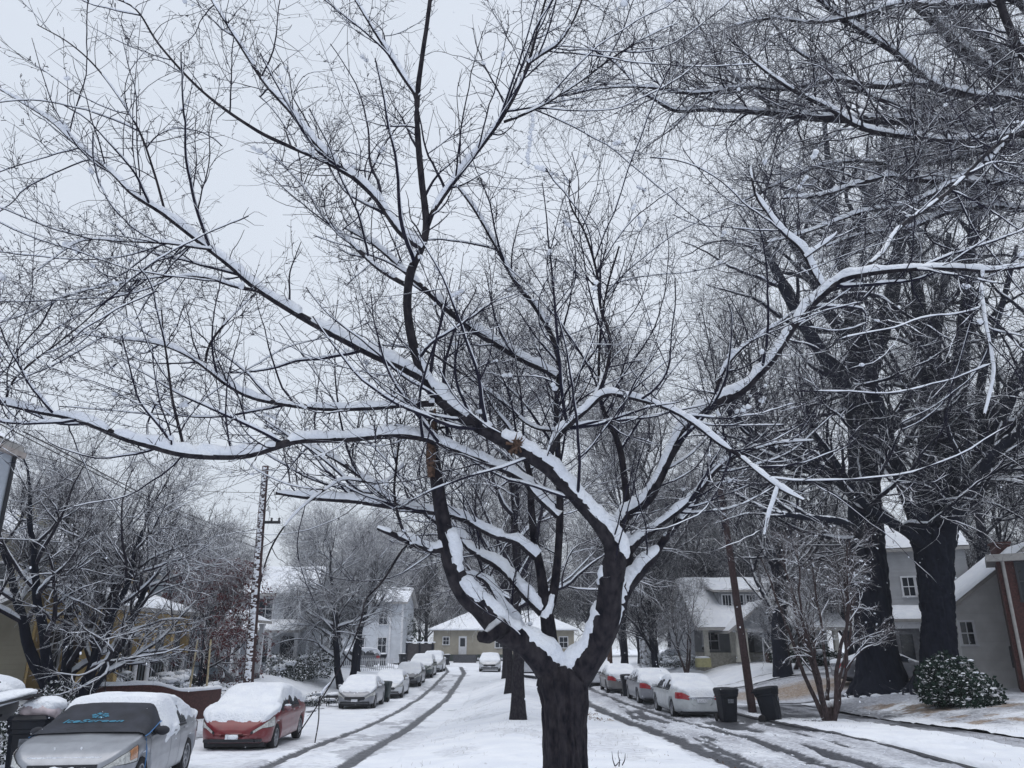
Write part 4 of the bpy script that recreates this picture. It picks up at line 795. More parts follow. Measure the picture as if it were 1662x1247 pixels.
def cut(o, cutters):
    for c in cutters:
        m = o.modifiers.new('b', 'BOOLEAN'); m.operation = 'DIFFERENCE'; m.object = c; m.solver = 'EXACT'
    dg = bpy.context.evaluated_depsgraph_get(); dg.update(); me = bpy.data.meshes.new_from_object(o.evaluated_get(dg)); o.modifiers.clear(); o.data = me
    for c in cutters: bpy.data.objects.remove(c)
def wheel(parent, x, y, r, side, snowy=False):
    b = MB(); b.lathe([(r * .64, -.085), (r * .80, -.105), (r * .95, -.095), (r, -.06), (r, .06), (r * .95, .095), (r * .80, .105), (r * .64, .085), (r * .64, -.085)], 32, 'y'); w_ = b.build('wheel', M_TYRE, parent, True); w_.location = (x, y, r)
    b = MB(); s_ = side; b.lathe([(.0, s_ * .045), (r * .16, s_ * .05), (r * .18, s_ * .02), (r * .2, s_ * .02)], 24, 'y'); b.lathe([(r * .58, s_ * .03), (r * .60, s_ * .085), (r * .665, s_ * .09), (r * .665, s_ * .0)], 32, 'y')
    for k in range(7):
        a = 2 * math.pi * k / 7; c, sn = math.cos(a), math.sin(a)
        for t in (-.035, .035):
            pass
        q = [(-.030, r * .12), (.030, r * .12), (.022, r * .62), (-.022, r * .62)]
        pts = [(c * v - sn * u, sn * v + c * u) for u, v in q]
        b.prism(pts, 'y', s_ * .035, s_ * .065)
    b.build('rim', M_RIM, w_)
    b = MB(); b.lathe([(0, s_ * .0), (r * .63, s_ * .005)], 24, 'y'); b.build('brake_disc', M_DARK, w_)
    return w_
def car(name, label, style, mat, loc, heading, snow=.10, bare=None, group='cars parked along the left kerb', windscreen=True, ragged=.5, front_glass_clear=False, sidesnow=0, hood_snow=True, seed=0, side_drape=.0, grille=True, mirror=None):
    d = style; B = Body(d); root = empty(name, loc, heading); tag(root, label, 'car', group)
    xs = np.unique(np.concatenate([np.linspace(B.x0, B.x0 + .15, 7), np.linspace(B.x0 + .15, B.x1 - .15, 52), np.linspace(B.x1 - .15, B.x1, 7)]))
    keys = np.array([0, .5, 1, 1.5, 2, 2.5, 3, 3.5, 4, 4.5, 5, 5.5, 6, 6.5, 7, 7.5, 8, 8.5, 9])
    V = []
    for x in xs:
        V += [B.pt(x, u, 1) for u in keys] + [B.pt(x, u, -1) for u in keys[::-1][1:]]
    n = len(keys) * 2 - 1; Fc = [[i * n + j, i * n + (j + 1) % n, (i + 1) * n + (j + 1) % n, (i + 1) * n + j] for i in range(len(xs) - 1) for j in range(n)]
    Fc = [f[::-1] for f in Fc]
    caps = [list(range(n)), [(len(xs) - 1) * n + j for j in range(n)][::-1]]
    me = bpy.data.meshes.new('body'); me.from_pydata([tuple(v) for v in V], [], [tuple(f) for f in Fc + caps]); me.update(); bm = bmesh.new(); bm.from_mesh(me); bmesh.ops.recalc_face_normals(bm, faces=bm.faces); bm.to_mesh(me); bm.free()
    me.polygons.foreach_set('use_smooth', [True] * len(me.polygons)); me.materials.append(mat); body = bpy.data.objects.new('body', me); COL.objects.link(body)
    cx = [d['wb'] / 2 + .05, -d['wb'] / 2 + .05]; cu = []
    for x in cx:
        for s_ in (1, -1):
            c = MB(); r = d['wr'] + .065; m_ = 28; c.add([(x + r * math.cos(2 * math.pi * k / m_), s_ * yy, d['wr'] + .02 + r * math.sin(2 * math.pi * k / m_)) for yy in (d['W'] / 2 - .30, d['W'] / 2 + .2) for k in range(m_)],
                [tuple(range(m_)), tuple(range(m_, 2 * m_))] + [(k, (k + 1) % m_, m_ + (k + 1) % m_, m_ + k) for k in range(m_)]); cu.append(c.build('cutter', M_DARK))
    cut(body, cu)
    if not body.data.materials: body.data.materials.append(mat)
    while len(body.data.materials) > 1: body.data.materials.pop(index=1)
    body.parent = root
    for p in body.data.polygons: p.use_smooth = True
    dd = MB()
    for x in cx:
        dd.box(x - .4, x + .4, -d['W'] / 2 + .31, d['W'] / 2 - .31, .25, .72)
    dd.box(B.x0 + .25, B.x1 - .25, -.72, .72, .17, .3); dd.build('underbody', M_DARK, root)
    for x in cx:
        for s_ in (1, -1): wheel(root, x, s_ * (d['W'] / 2 - .115), d['wr'], s_)
    # side windows: two per side, following the surface between belt and roof edge
    uu = lambda u: 1 - u / 9
    r1, f0 = d['rw'][1], d['fw'][0]; mid = (r1 + f0) / 2 - .02
    spans = [(d['rw'][0] + .12 if d is SEDAN else d['rw'][1] - .0, mid - .04), (mid + .04, d['fw'][1] - .22)]
    if d is SEDAN: spans[0] = (-1.05, mid - .04)
    if d is HATCH: spans[0] = (-1.55, mid - .04)
    if d in (WAGON, VAN): spans = [(B.x0 + .35, -.95), (-.88, mid - .04), (mid + .04, d['fw'][1] - .25)]
    for s_ in (1, -1):
        for a, b_ in spans:
            patch(B, 'side_window', np.linspace(a, b_, 12), [s_ * uu(v) for v in np.linspace(5.12, 5.98, 5)], .007, M_GLASS, root)
            patch(B, 'window_trim', np.linspace(a, b_, 10), [s_ * uu(v) for v in (4.98, 5.09)], .010, M_DARK, root)
    # front and rear glass
    ft = np.linspace(d['fw'][0] + .05, d['fw'][1] - .03, 8)
    patch(B, 'windscreen', ft, [v for v in np.linspace(-.30, .30, 11)], .006, M_GLASS, root)
    rt = np.linspace(d['rw'][0] + .02, d['rw'][1] - .02, 8)
    patch(B, 'rear_window', rt, [v for v in np.linspace(-.28, .28, 11)], .006, M_GLASS, root)
    # door shuts
    for s_ in (1, -1):
        for x in (mid, d['fw'][1] - .12, d['rw'][1] - .1 if d is SEDAN else -1.0):
            patch(B, 'door_seam', [x - .006, x + .006], [s_ * uu(v) for v in np.linspace(1.2, 4.9, 9)], .003, M_DARK, root, smooth=False)
        for x in (mid - .22, d['fw'][1] - 1.02 + .0 if False else mid + .55 - .45 - .9 + .0):
            pass
        for x in (mid + .1 - .28, mid - .95 + .05):
            p = B.full(x, s_ * uu(4.4)); h = MB(); h.box(-.10, .10, -.018, .018, -.018, .018); ho = h.build('door_handle', mat, root, bevel=.008); ho.location = p + np.array([0, s_ * .022, 0])
    # mirrors
    for s_ in (1, -1):
        p = B.full(d['fw'][1] - .38, s_ * uu(5.05)); b = Bag(); b.add(*lump((0, 0, 0), .1, 3, (.75, 1.15, .75), 14, 9, 0)); m_ = b.build('mirror', mirror or mat, root); m_.location = p + np.array([.02, s_ * .13, .06])
        if snow and not mirror: b = Bag(); b.add(*lump((0, 0, .07), .075, 5 + seed, (.9, 1.3, .5), 10, 7, .3)); b.build('snow', M_SNOW, m_)
    # lamps
    xe = B.x1; 
    for s_ in (1, -1):
        patch(B, 'headlight_surround', np.linspace(xe - .62, xe - .03, 12), [s_ * uu(v) for v in np.linspace(3.02, 4.62, 7)], .008, M_DARK, root); hl = patch(B, 'headlight', np.linspace(xe - .58, xe - .045, 12), [s_ * uu(v) for v in np.linspace(3.1, 4.5, 7)], .014, M_LAMP, root)
        tl = patch(B, 'tail_light', np.linspace(B.x0 + .03, B.x0 + .42, 8), [s_ * uu(v) for v in np.linspace(3.3, 4.6, 6)], .012, M_RED, root)
    fz = B.top(xe)
    gw = .48 if grille else .0
    if grille: g = MB(); g.box(xe - .10, xe + .012, -.48, .48, .47, .60); g.build('grille', M_DARK, root, bevel=.01)
    g = MB(); g.box(xe - .10, xe + .02, -.56, .56, .30, .38); g.build('lower_grille', M_DARK, root, bevel=.01)
    g = MB(); g.box(xe - .02, xe + .045, -.155, .155, .375, .485); g.build('number_plate', M_PLATE, root, bevel=.006)
    for s_ in (1, -1):
        g = MB(); g.box(xe - .16, xe - .03, s_ * .62 - .1, s_ * .62 + .1, .30, .37); g.build('fog_lamp', M_DARK, root, bevel=.01)
    zr = .74 if d in (SEDAN, HATCH) else .85
    g = MB(); g.box(B.x0 - .03, B.x0 + .02, -.2, .2, zr - .16, zr - .03); g.build('rear_plate', M_PLATE, root, bevel=.006)
    g = MB(); g.box(B.x0 - .035, B.x0 + .06, -.5, .5, zr + .0, zr + .03); g.build('trunk_trim', M_CHROME, root, bevel=.008)
    # snow: one blanket over bonnet, screens, roof and boot, with ragged edges
    if snow:
        xsn = np.linspace(B.x0 + .01, B.x1 - .01, 84); vs = np.linspace(-.62, .62, 45)
        def th(x, v):
            n_ = float(fbm(x * 2.2 + seed, v * 7 + seed, seed, 3)); n2 = float(fbm(x * 7 + seed, v * 22, seed + 4, 3)); t = B.top(x)
            lim = .36 + .10 * (n_ - .5) + .34 * ragged * (n2 - .5) + side_drape * (1 if v > 0 else .4) * float(ss(.45, .6, vn(x * 1.3 + seed, v * 0, seed + 8)))
            if t < d['belt'] + .12: lim = .43 + .05 * (n2 - .5)
            k = float(ss(lim + .03, lim - .07, abs(v)))
            fr = B.x1 - .06 - .34 * ragged * n2 - .05; k *= float(ss(fr, fr - .12, x)) * float(ss(B.x0 + .015, B.x0 + .10, x + .06 * n2))
            if bare and bare[0] < x < bare[1]: k *= float(ss(.56, .60, n2 + .03)) * .15 * (1 if bare[2] else 0)
            return (snow * (.75 + .55 * n_) + .008 * (n2 - .5)) * k - (.03 if k < .04 else 0)
        V = []; nv = len(vs)
        for x in xsn:
            for v in vs:
                vv = v if abs(v) > 1e-4 else 1e-4; p = B.full(x, vv); nn = B.nrm(x, vv); nn = nn * .6 + np.array([0, 0, .4]); h = th(x, vv); V.append(p + nn * h)
        Fc = [[i * nv + j, (i + 1) * nv + j, (i + 1) * nv + j + 1, i * nv + j + 1] for i in range(len(xsn) - 1) for j in range(nv - 1)]
        np_mesh('snow_blanket', V, Fc, M_SNOW, True, root)
    return root, B
def gp(px, py, z=.03): p = gnd(px, py, z); return np.array([p[0], p[1], z])
DN = -math.pi / 2       # facing the camera
# left row
sil, BS = car('parked_sedan', 'silver sedan nearest the camera at lower left with a black cover over its windscreen', SEDAN, M_SILVER, (-7.12, 15.25, -.11), DN + R(7), snow=.11, bare=(.50, 9, False), seed=3, ragged=.9, side_drape=.2, mirror=plain('mirror_cover', (.02, .022, .03), .8))
red, BR = car('parked_sedan', 'red sedan with bonnet, windscreen and roof buried under snow', SEDAN, M_REDP, (-7.15, 23.6, -.36), DN + R(2), snow=.16, seed=5, ragged=.35, grille=False)
car('parked_sedan', 'snow-covered pale sedan in front of the dark wheelie bin on the left', SEDAN, M_BLUEG, (-7.75, 43.0, -.77), DN + R(1), snow=.10, seed=8)
car('parked_sedan', 'white sedan just behind the wheelie bin on the left kerb', SEDAN, M_WHP, (-7.35, 50.3, -.70), DN + R(1), snow=.08, seed=9)
car('parked_wagon', 'dark grey sedan partly hidden behind the white sedan on the left', SEDAN, M_GREYP, (-7.1, 57.5, -.42), DN + R(1), snow=.07, seed=10)
car('parked_wagon', 'dark green wagon with a snowy roof in the left row', WAGON, M_GREENP, (-6.9, 63.7, -.14), DN, snow=.07, seed=11)
car('parked_suv', 'white car at the far end of the left row', WAGON, M_WHP, (-6.7, 70.0, .02), DN, snow=.08, seed=12)
car('parked_sedan', 'small dark car half hidden under snow in the driveway behind the left trees', HATCH, M_GREYP, (-13.8, 72, .35), R(200), snow=.16, seed=13, group='cars in driveways')
car('oncoming_sedan', 'white snow-covered sedan facing us in the middle of the far street', SEDAN, M_WHP, (-1.9, 71.5, .04), DN, snow=.09, seed=14, group='cars on the far street')
car('parked_van', 'white van seen from behind just past the slim median trees', VAN, M_WHP, (1.25, 63.2, .04), math.pi / 2, snow=.06, seed=15, group='cars on the far street')
# right row, seen from behind
car('parked_sedan', 'silver-white sedan seen from behind next to the upright wheelie bin', SEDAN, paint('pearl_paint', (.50, .53, .55), .2), (6.75, 32.2, .03 + float(dip(6.75, 32.2))), math.pi / 2 + R(2), snow=.06, seed=21, group='cars parked along the right kerb', ragged=.8)
car('parked_sedan', 'grey sedan directly ahead of the silver-white sedan on the right', SEDAN, M_BLUEG, (6.6, 39.2, .03 + float(dip(6.6, 39.2))), math.pi / 2 + R(1), snow=.06, seed=22, group='cars parked along the right kerb', ragged=.8)
car('parked_sedan', 'bronze-grey sedan beyond the middle wheelie bin on the right', SEDAN, plain('x', (.14, .135, .135), .4, coat=.5) and paint('bronze_grey_paint', (.17, .165, .165), .4), (6.1, 47.0, .03 + float(dip(6.1, 47.0))), math.pi / 2, snow=.08, seed=23, group='cars parked along the right kerb')
car('parked_hatchback', 'white hatchback farthest along the right kerb', HATCH, M_WHP, (5.6, 54.0, .03 + float(dip(5.6, 54.0))), math.pi / 2, snow=.07, seed=24, group='cars parked along the right kerb')
car('parked_sedan', 'silver sedan parked side-on in the driveway behind the massive oak', SEDAN, M_BLUEG, (18.1, 40.2, ground_z(18.1, 40.2)), R(2), snow=.02, seed=25, group='cars in driveways')
# --- black windscreen cover with its printed snowflake and lettering, on the silver sedan
M_COVER = plain('cover_fabric', (.022, .025, .036), .8, var=.3, scale=4, bump=.6); M_CYAN = plain('cyan_print', (.035, .19, .30), .7); M_BLUE = plain('blue_piping', (.05, .18, .42), .6)
dS = SEDAN; cov = empty('windscreen_cover', (0, 0, 0)); cov.location = sil.location; cov.rotation_euler = sil.rotation_euler
tag(cov, 'black fabric windscreen cover with blue snowflake and lettering, stretched over the silver sedan', 'windscreen cover')
CW = .395
def coff(x, v): return .018 + .022 * float(fbm(x * 5 + 1, v * 9, 4, 3)) + .012 * abs(math.sin(9 * v + 6 * x)) * abs(v) * 2
patch(BS, 'fabric', np.linspace(.50, 1.40, 26), np.linspace(-CW, CW, 31), coff, M_COVER, cov, fn=lambda x, v: (x + .10 * (abs(v) / CW) ** 2 * (x - .5), v))
for s_ in (1, -1):
    pts = [BS.full(x + .10 * (x - .5), s_ * CW) + BS.nrm(x + .10 * (x - .5), s_ * CW) * .04 for x in np.linspace(.5, 1.4, 10)]
    pts += [BS.full(1.42, s_ * .48) + np.array([0, s_ * .01, .01]), BS.full(1.40, s_ * .60) + np.array([0, s_ * .012, 0]), np.array([1.40, s_ * .935, .62]), np.array([1.40, s_ * .93, .36])]
    b = MB(); b.tube(pts, .009, 6); b.build('elastic_strap', M_BLUE, cov, True)
    b = MB(); p = [BS.full(.95, s_ * .44), BS.full(.62, s_ * .46), BS.full(.62, s_ * .36), BS.full(.9, s_ * .37)]
    q = [v + BS.nrm(.8, s_ * .42) * .03 for v in p]; b.add(p + q, [(0, 1, 2, 3), (4, 5, 6, 7), (0, 1, 5, 4), (1, 2, 6, 5), (2, 3, 7, 6), (3, 0, 4, 7)]); b.build('mirror_flap', M_COVER, cov)
def on_screen(a, h):   # a = across (metres, left of car positive), h = distance down the screen from the roof
    x = .62 + h * .88; v = a / 2.02; return BS.full(x, v if abs(v) > 1e-4 else 1e-4) + BS.nrm(x, v if abs(v) > 1e-4 else 1e-4) * (coff(x, v) + .012)
def screen_shape(name, verts, faces, mat): np_mesh(name, [on_screen(a, h) for a, h in verts], faces, mat, False, cov)
tcv = bpy.data.curves.new('t', 'FONT'); tcv.body = 'IceScreen'; tcv.size = .125; tcv.align_x = 'CENTER'; tcv.shear = .35; tcv.space_character = 1.12; tcv.offset = .004
to = bpy.data.objects.new('t', tcv); COL.objects.link(to); bpy.context.view_layer.update()
me = bpy.data.meshes.new_from_object(to.evaluated_get(bpy.context.evaluated_depsgraph_get())); bm = bmesh.new(); bm.from_mesh(me); bmesh.ops.triangulate(bm, faces=bm.faces); bmesh.ops.subdivide_edges(bm, edges=[e for e in bm.edges if e.calc_length() > .05], cuts=1)
for v in bm.verts:   # the viewer reads the word from in front of the car: text +x is the car's left (+y)
    p = on_screen(v.co.x - .06, .56 - v.co.y); v.co = p
bm.to_mesh(me); bm.free(); me.materials.clear(); me.materials.append(M_CYAN); lo = bpy.data.objects.new('lettering', me); COL.objects.link(lo); lo.parent = cov
bpy.data.objects.remove(to)
vv_, ff_ = [], []
def bar(a0, h0, a1, h1, w_):
    d_ = np.array([a1 - a0, h1 - h0]); n_ = np.array([-d_[1], d_[0]]) / np.linalg.norm(d_) * w_ / 2; b0 = len(vv_); vv_.extend([(a0 + n_[0], h0 + n_[1]), (a0 - n_[0], h0 - n_[1]), (a1 - n_[0], h1 - n_[1]), (a1 + n_[0], h1 + n_[1])]); ff_.append((b0, b0 + 1, b0 + 2, b0 + 3))
for k in range(6):
    a = math.pi / 3 * k + .26; c, s_ = math.cos(a), math.sin(a); cx_, cy_ = -.02, .36
    bar(cx_ + .02 * c, cy_ + .02 * s_, cx_ + .085 * c, cy_ + .085 * s_, .020)
    for sg in (-1, 1):
        a2 = a + sg * .8; bar(cx_ + .045 * c, cy_ + .045 * s_, cx_ + .045 * c + .036 * math.cos(a2), cy_ + .045 * s_ + .036 * math.sin(a2), .015)
screen_shape('snowflake_emblem', vv_, ff_, M_CYAN)
# amber end of the nearest headlight, snow packed in the grille
for s_ in (1, -1): patch(BS, 'indicator_lamp', np.linspace(BS.x1 - .57, BS.x1 - .36, 6), [s_ * (1 - v / 9) for v in np.linspace(3.3, 4.45, 5)], .020, M_AMBER, sil)
b = Bag()
ys_ = np.linspace(-.56, .52, 60); zs_ = np.linspace(.40, .76, 26); Yg, Zg = np.meshgrid(ys_, zs_)
hh_ = fbm(Yg * 5, Zg * 7, 3) - .36 - .9 * ss(.42, .56, np.abs(Yg + .02)) - .8 * ss(.63, .74, Zg + .08 * fbm(Yg * 9, Zg * 0, 8)) - .5 * ss(.44, .36, Zg)
Xg = BS.x1 - .01 + np.clip(hh_ * .45, -.12, .13) + .02 * (fbm(Yg * 18, Zg * 18, 5) - .5)
np_mesh('packed_snow', np.stack([Xg, Yg, Zg], -1).reshape(-1, 3), [[a * 60 + q, a * 60 + q + 1, a * 60 + 61 + q, a * 60 + 60 + q] for a in range(25) for q in range(59)], M_SNOW, True, sil)
b = Bag(); b.add(*lump((BS.x1 - .05, 0, .5), .05, 3, (.7, 1.3, .8)))
b.build('packed_snow', M_SNOW, sil)
g = MB(); g.box(BS.x1 - .14, BS.x1 - .02, -.50, .50, .60, .66); g.build('bonnet_gap', M_DARK, sil)
# snow stuck on the red car's plate
b = Bag(); b.add(*lump((BR.x1 + .05, .02, .43), .1, 5, (.15, 1.3, .5), 10, 7, .6)); b.build('packed_snow', M_SNOW, red)
# ------------------------------------------------------------------ houses
def siding(name, c, pitch=.16, var=.10, vertical=False):
    m, t, b = newmat(name)
    col, nf, vec = noise_col(t, tuple(x * (1 - var) for x in c), tuple(x * (1 + var) for x in c), 1.5)
    sx = t.nodes.new('ShaderNodeSeparateXYZ'); t.links.new(vec, sx.inputs[0])
    dv = t.nodes.new('ShaderNodeMath'); dv.operation = 'MULTIPLY'; t.links.new(sx.outputs[2], dv.inputs[0]); dv.inputs[1].default_value = 1 / pitch
    fr = t.nodes.new('ShaderNodeMath'); fr.operation = 'FRACT'; t.links.new(dv.outputs[0], fr.inputs[0])
    t.links.new(col, b.inputs['Base Color']); b.inputs['Roughness'].default_value = .75
    bp = N(t, 'ShaderNodeBump', Strength=.9, Distance=.03); bp.invert = True; t.links.new(fr.outputs[0], bp.inputs['Height']); t.links.new(bp.outputs[0], b.inputs['Normal'])
    return m
M_OCHRE = siding('ochre_siding', (.50, .36, .16)); M_TAN = siding('tan_siding', (.30, .275, .21)); M_PBLUE = siding('pale_blue_siding', (.34, .41, .48)); M_WSID = siding('white_siding', (.52, .55, .60)); M_BEIGE = siding('beige_siding', (.33, .305, .25))
M_GREYSH = siding('grey_shingle', (.30, .315, .34)); M_WPB = siding('painted_block', (.54, .54, .54), .4, .10); M_SHUT = plain('dark_shutter', (.02, .022, .03), .6); M_SOFFIT = plain('soffit', (.34, .33, .32), .7); M_CHIM = plain('yellow_chimney', (.42, .38, .24), .85, var=.3, scale=5)
def window(parent, face, at_, u, z, w_, h, frame=M_WHITE, glass=None, bars=(1, 1), name='window'):
    """face: S = -y wall at y=at_, E = +x wall at x=at_, W = -x wall at x=at_"""
    o = empty(name); o.parent = parent
    def box(mb, u0, u1, d0, d1, z0, z1):
        if face == 'S': mb.box(u0, u1, at_ - d1, at_ - d0, z0, z1)
        elif face == 'E': mb.box(at_ + d0, at_ + d1, u0, u1, z0, z1)
        else: mb.box(at_ - d1, at_ - d0, u0, u1, z0, z1)
    b = MB(); t = .09
    box(b, u - w_ / 2 - t, u - w_ / 2, .0, .07, z - t, z + h + t); box(b, u + w_ / 2, u + w_ / 2 + t, .0, .07, z - t, z + h + t); box(b, u - w_ / 2, u + w_ / 2, .0, .07, z + h, z + h + t)
    for i in range(1, bars[0] + 1): x = u - w_ / 2 + w_ * i / (bars[0] + 1); box(b, x - .02, x + .02, .012, .045, z, z + h)
    for i in range(1, bars[1] + 1): zz = z + h * i / (bars[1] + 1); box(b, u - w_ / 2, u + w_ / 2, .014, .05, zz - .025, zz + .025)
    b.build('frame', frame, o); b = MB(); box(b, u - w_ / 2 - t * 1.4, u + w_ / 2 + t * 1.4, .0, .13, z - t, z - .004); b.build('sill', frame, o)
    b = MB(); box(b, u - w_ / 2, u + w_ / 2, .004, .018, z, z + h); b.build('pane', glass or M_GLASS, o)
    return o
def gable(parent, x0, x1, y0, y1, zb, zr, axis, wallm, over=.45, th=.16, snow=.22, patchy=0, seed=0):
    """gable roof over the rectangle, ridge along axis; gable-end walls, roof slabs, snow"""
    if axis == 'y': a0, a1, l0, l1 = x0, x1, y0, y1
    else: a0, a1, l0, l1 = y0, y1, x0, x1
    am = (a0 + a1) / 2; sl = (zr - zb) / (am - a0); pa = 'y' if axis == 'y' else 'x'
    b = MB(); b.prism([(a0, zb), (a1, zb), (am, zr - .01)], pa, l0 + .002, l1 - .002); b.build('gable_wall', wallm, parent)
    e0, e1, eb = a0 - over, a1 + over, zb - over * sl
    b = MB(); b.prism([(e0, eb), (am, zr), (am, zr + th), (e0, eb + th)], pa, l0 - over, l1 + over); b.prism([(e1, eb), (e1, eb + th), (am + .002, zr + th), (am + .002, zr)], pa, l0 - over, l1 + over); r = b.build('roof', M_SOFFIT, parent)
    def sn(U, L_, name='snow'):
        nu, nl = 24, max(10, int((l1 - l0) / .35)); V = []; 
        for side in (0, 1):
            for i in range(nu):
                for j in range(nl):
                    f = i / (nu - 1); a = (e0 + (am - e0) * f) if side == 0 else (am + (e1 - am) * f); base = zr + th - abs(a - am) * sl
                    l = l0 - over + (l1 - l0 + 2 * over) * j / (nl - 1); ed = min(f if side == 0 else 1 - f, j / (nl - 1) * 4, (1 - j / (nl - 1)) * 4, .25) / .25
                    h = snow * (.6 + .7 * float(fbm(a * .8 + seed, l * .8, seed, 3))) * min(1, .25 + ed)
                    if patchy and float(fbm(a * 1.1 + 9, l * 1.6, seed + 5, 3)) < patchy: h = -.04
                    V.append((a, l, base + h) if axis == 'y' else (l, a, base + h))
        Fc = [[s_ * nu * nl + i * nl + j, s_ * nu * nl + (i + 1) * nl + j, s_ * nu * nl + (i + 1) * nl + j + 1, s_ * nu * nl + i * nl + j + 1] for s_ in (0, 1) for i in range(nu - 1) for j in range(nl - 1)]
        # skirt
        np_mesh(name, V, Fc, M_SNOW, True, r)
    sn(0, 0); return r
def shed(parent, pts, th=.14, snow=.2, name='porch_roof', seed=0):
    """sloping slab through 4 corner points"""
    p = [np.array(q, float) for q in pts]; b = MB(); q = [v + np.array([0, 0, th]) for v in p]; b.add(p + q, [(0, 1, 2, 3), (4, 5, 6, 7), (0, 1, 5, 4), (1, 2, 6, 5), (2, 3, 7, 6), (3, 0, 4, 7)]); r = b.build(name, M_SOFFIT, parent)
    V = []; n = 16; m = 24
    for i in range(n):
        for j in range(m):
            f, g = i / (n - 1), j / (m - 1); v = (q[0] * (1 - f) + q[3] * f) * (1 - g) + (q[1] * (1 - f) + q[2] * f) * g; e = min(f, 1 - f, g, 1 - g) * 8
            v = v + np.array([0, 0, snow * (.6 + .8 * float(fbm(v[0] * .9, v[1] * .9, seed, 3))) * min(1, .1 + e)]); V.append(v)
    np_mesh('snow', V, [[i * m + j, (i + 1) * m + j, (i + 1) * m + j + 1, i * m + j + 1] for i in range(n - 1) for j in range(m - 1)], M_SNOW, True, r)
def H(label, name='house'): o = empty(name); return tag(o, label, 'house')
def walls(h, x0, x1, y0, y1, z0, z1, m, name='wall'): b = MB(); b.box(x0, x1, y0, y1, z0, z1); return b.build(name, m, h)
def column(h, x, y, z0, z1, w_=.12, m=M_WHITE, name='column', low=None):
    b = MB()
    if low: b.box(x - w_, x + w_, y - w_, y + w_, low, z1); b.build(name, m, h); b = MB(); b.lathe([(w_ * .95, z0), (w_ * 1.0, z0 + .1), (w_ * .8, z0 + .14), (w_ * .72, low - .1), (w_ * 1.0, low)], 14, 'z', (x, y, 0)); return b.build('column_shaft', M_WHITE, h, True)
    b.box(x - w_, x + w_, y - w_, y + w_, z0, z1); b.box(x - w_ * 1.3, x + w_ * 1.3, y - w_ * 1.3, y + w_ * 1.3, z0 - .002, z0 + .18); b.box(x - w_ * 1.3, x + w_ * 1.3, y - w_ * 1.3, y + w_ * 1.3, z1 - .14, z1 + .002); return b.build(name, m, h)
# yellow house with the columned porch, left
h = H('ochre-yellow house with a columned porch behind the spreading tree at left')
walls(h, -27, -17.2, 29, 37.5, -.2, 5.4, M_TAN); gable(h, -27, -17.2, 29, 37.5, 5.4, 7.6, 'y', M_TAN, seed=1)
b = MB(); b.box(-17.198, -17.1, 29.02, 37.48, -.2, 5.38); b.build('front_wall', M_OCHRE, h)
b = MB(); b.box(-17.1, -14.9, 28.6, 37.4, -.2, .75); b.build('porch_floor', M_BRICK, h)
b = MB(); b.box(-15.12, -14.86, 28.5, 37.5, 3.02, 3.5); b.box(-17.1, -15.12, 28.5, 28.72, 3.02, 3.5); b.build('porch_beam', M_OCHRE, h)
shed(h, [(-17.2, 28.3, 4.35), (-17.2, 37.7, 4.35), (-14.5, 37.7, 3.5), (-14.5, 28.3, 3.5)], seed=3)
for y_ in (28.75, 30.8, 32.6, 33.7, 35.5, 37.2): column(h, -15.0, y_, .75, 3.02, .15, M_OCHRE, low=1.9 if y_ > 32 else None)
b = MB()
for y_ in np.arange(29, 37.2, .28): b.box(-15.02, -14.97, y_ - .015, y_ + .015, .78, 1.5)
b.box(-15.04, -14.95, 28.9, 37.2, 1.5, 1.56); b.build('railing', M_DARK, h)
for y_ in (30.2, 33.2, 35.9): window(h, 'E', -17.1, y_, 1.3, 1.0, 1.6)
for y_ in (30.5, 33.5, 36.3): window(h, 'E', -17.1, y_, 4.35, .9, .85)
d_ = MB(); d_.box(-17.1, -17.04, 31.2, 32.2, .75, 2.9); d_.build('door', plain('brown_door', (.06, .035, .025), .6), h)
for x_ in (-19, -22, -25): window(h, 'S', 29, x_, 1.2, 1.0, 1.6); window(h, 'S', 29, x_, 3.9, .9, 1.2)
shed(h, [(-25.5, 27.1, 3.3), (-17.6, 27.1, 3.3), (-17.6, 29.0, 4.0), (-25.5, 29.0, 4.0)], name='side_porch_roof', seed=8)
for x_ in (-25.2, -22.4, -20.0, -17.9): column(h, x_, 27.3, -.2, 3.3, .12, M_TAN)
# chimney
X0 = at(28, 850, 33)[0]; X1 = at(70, 850, 33)[0]; zt = at(48, 833, 33)[2]
c_ = MB(); c_.box(X0, X1, 32.5, 33.6, 5.8, zt - .3); c_.box(X0 - .05, X1 + .05, 32.45, 33.65, zt - .3, zt - .18); cc_ = c_.build('chimney', M_CHIM, h, bevel=.02); b = Bag(); b.add(*lump(((X0 + X1) / 2, 33.05, zt - .15), .6, 4, (1.0, .95, .2), 16, 9, .15)); b.build('snow', M_SNOW, h)
c_ = MB(); c_.lathe([(0, 0), (.16, 0), (.13, .4), (0, .4)], 12, 'z', ((X0 + X1) / 2, 33, zt - .1)); c_.build('chimney_pot', M_CHIM, h)
# near house whose upper corner shows at the top left
h = H('pale sided two-storey house whose roof corner pokes in at the left edge')
cx = at(24, 745, 20)[0]; ze = at(31, 742, 20)[2]
walls(h, cx - 9, cx, 12, 20, 0, ze + .05, siding('blue_white_siding', (.42, .46, .52)))
b = MB(); b.box(cx - 9.5, cx + .16, 11.6, 20.2, ze, ze + .14); b.build('eave', plain('tan_eave', (.36, .32, .30), .7), h)
gable(h, cx - 9, cx, 12, 20, ze + .18, ze + 2.2, 'y', M_WSID, over=.12, seed=6)
b = MB(); b.tube([(cx + .06, 19.9, ze + .05), (cx + .06, 19.9, .2)], .05, 8); b.build('downpipe', M_DARK, h)
window(h, 'E', cx, 15, 4.2, 1, 1.5); window(h, 'E', cx, 15, 1.2, 1, 1.5)
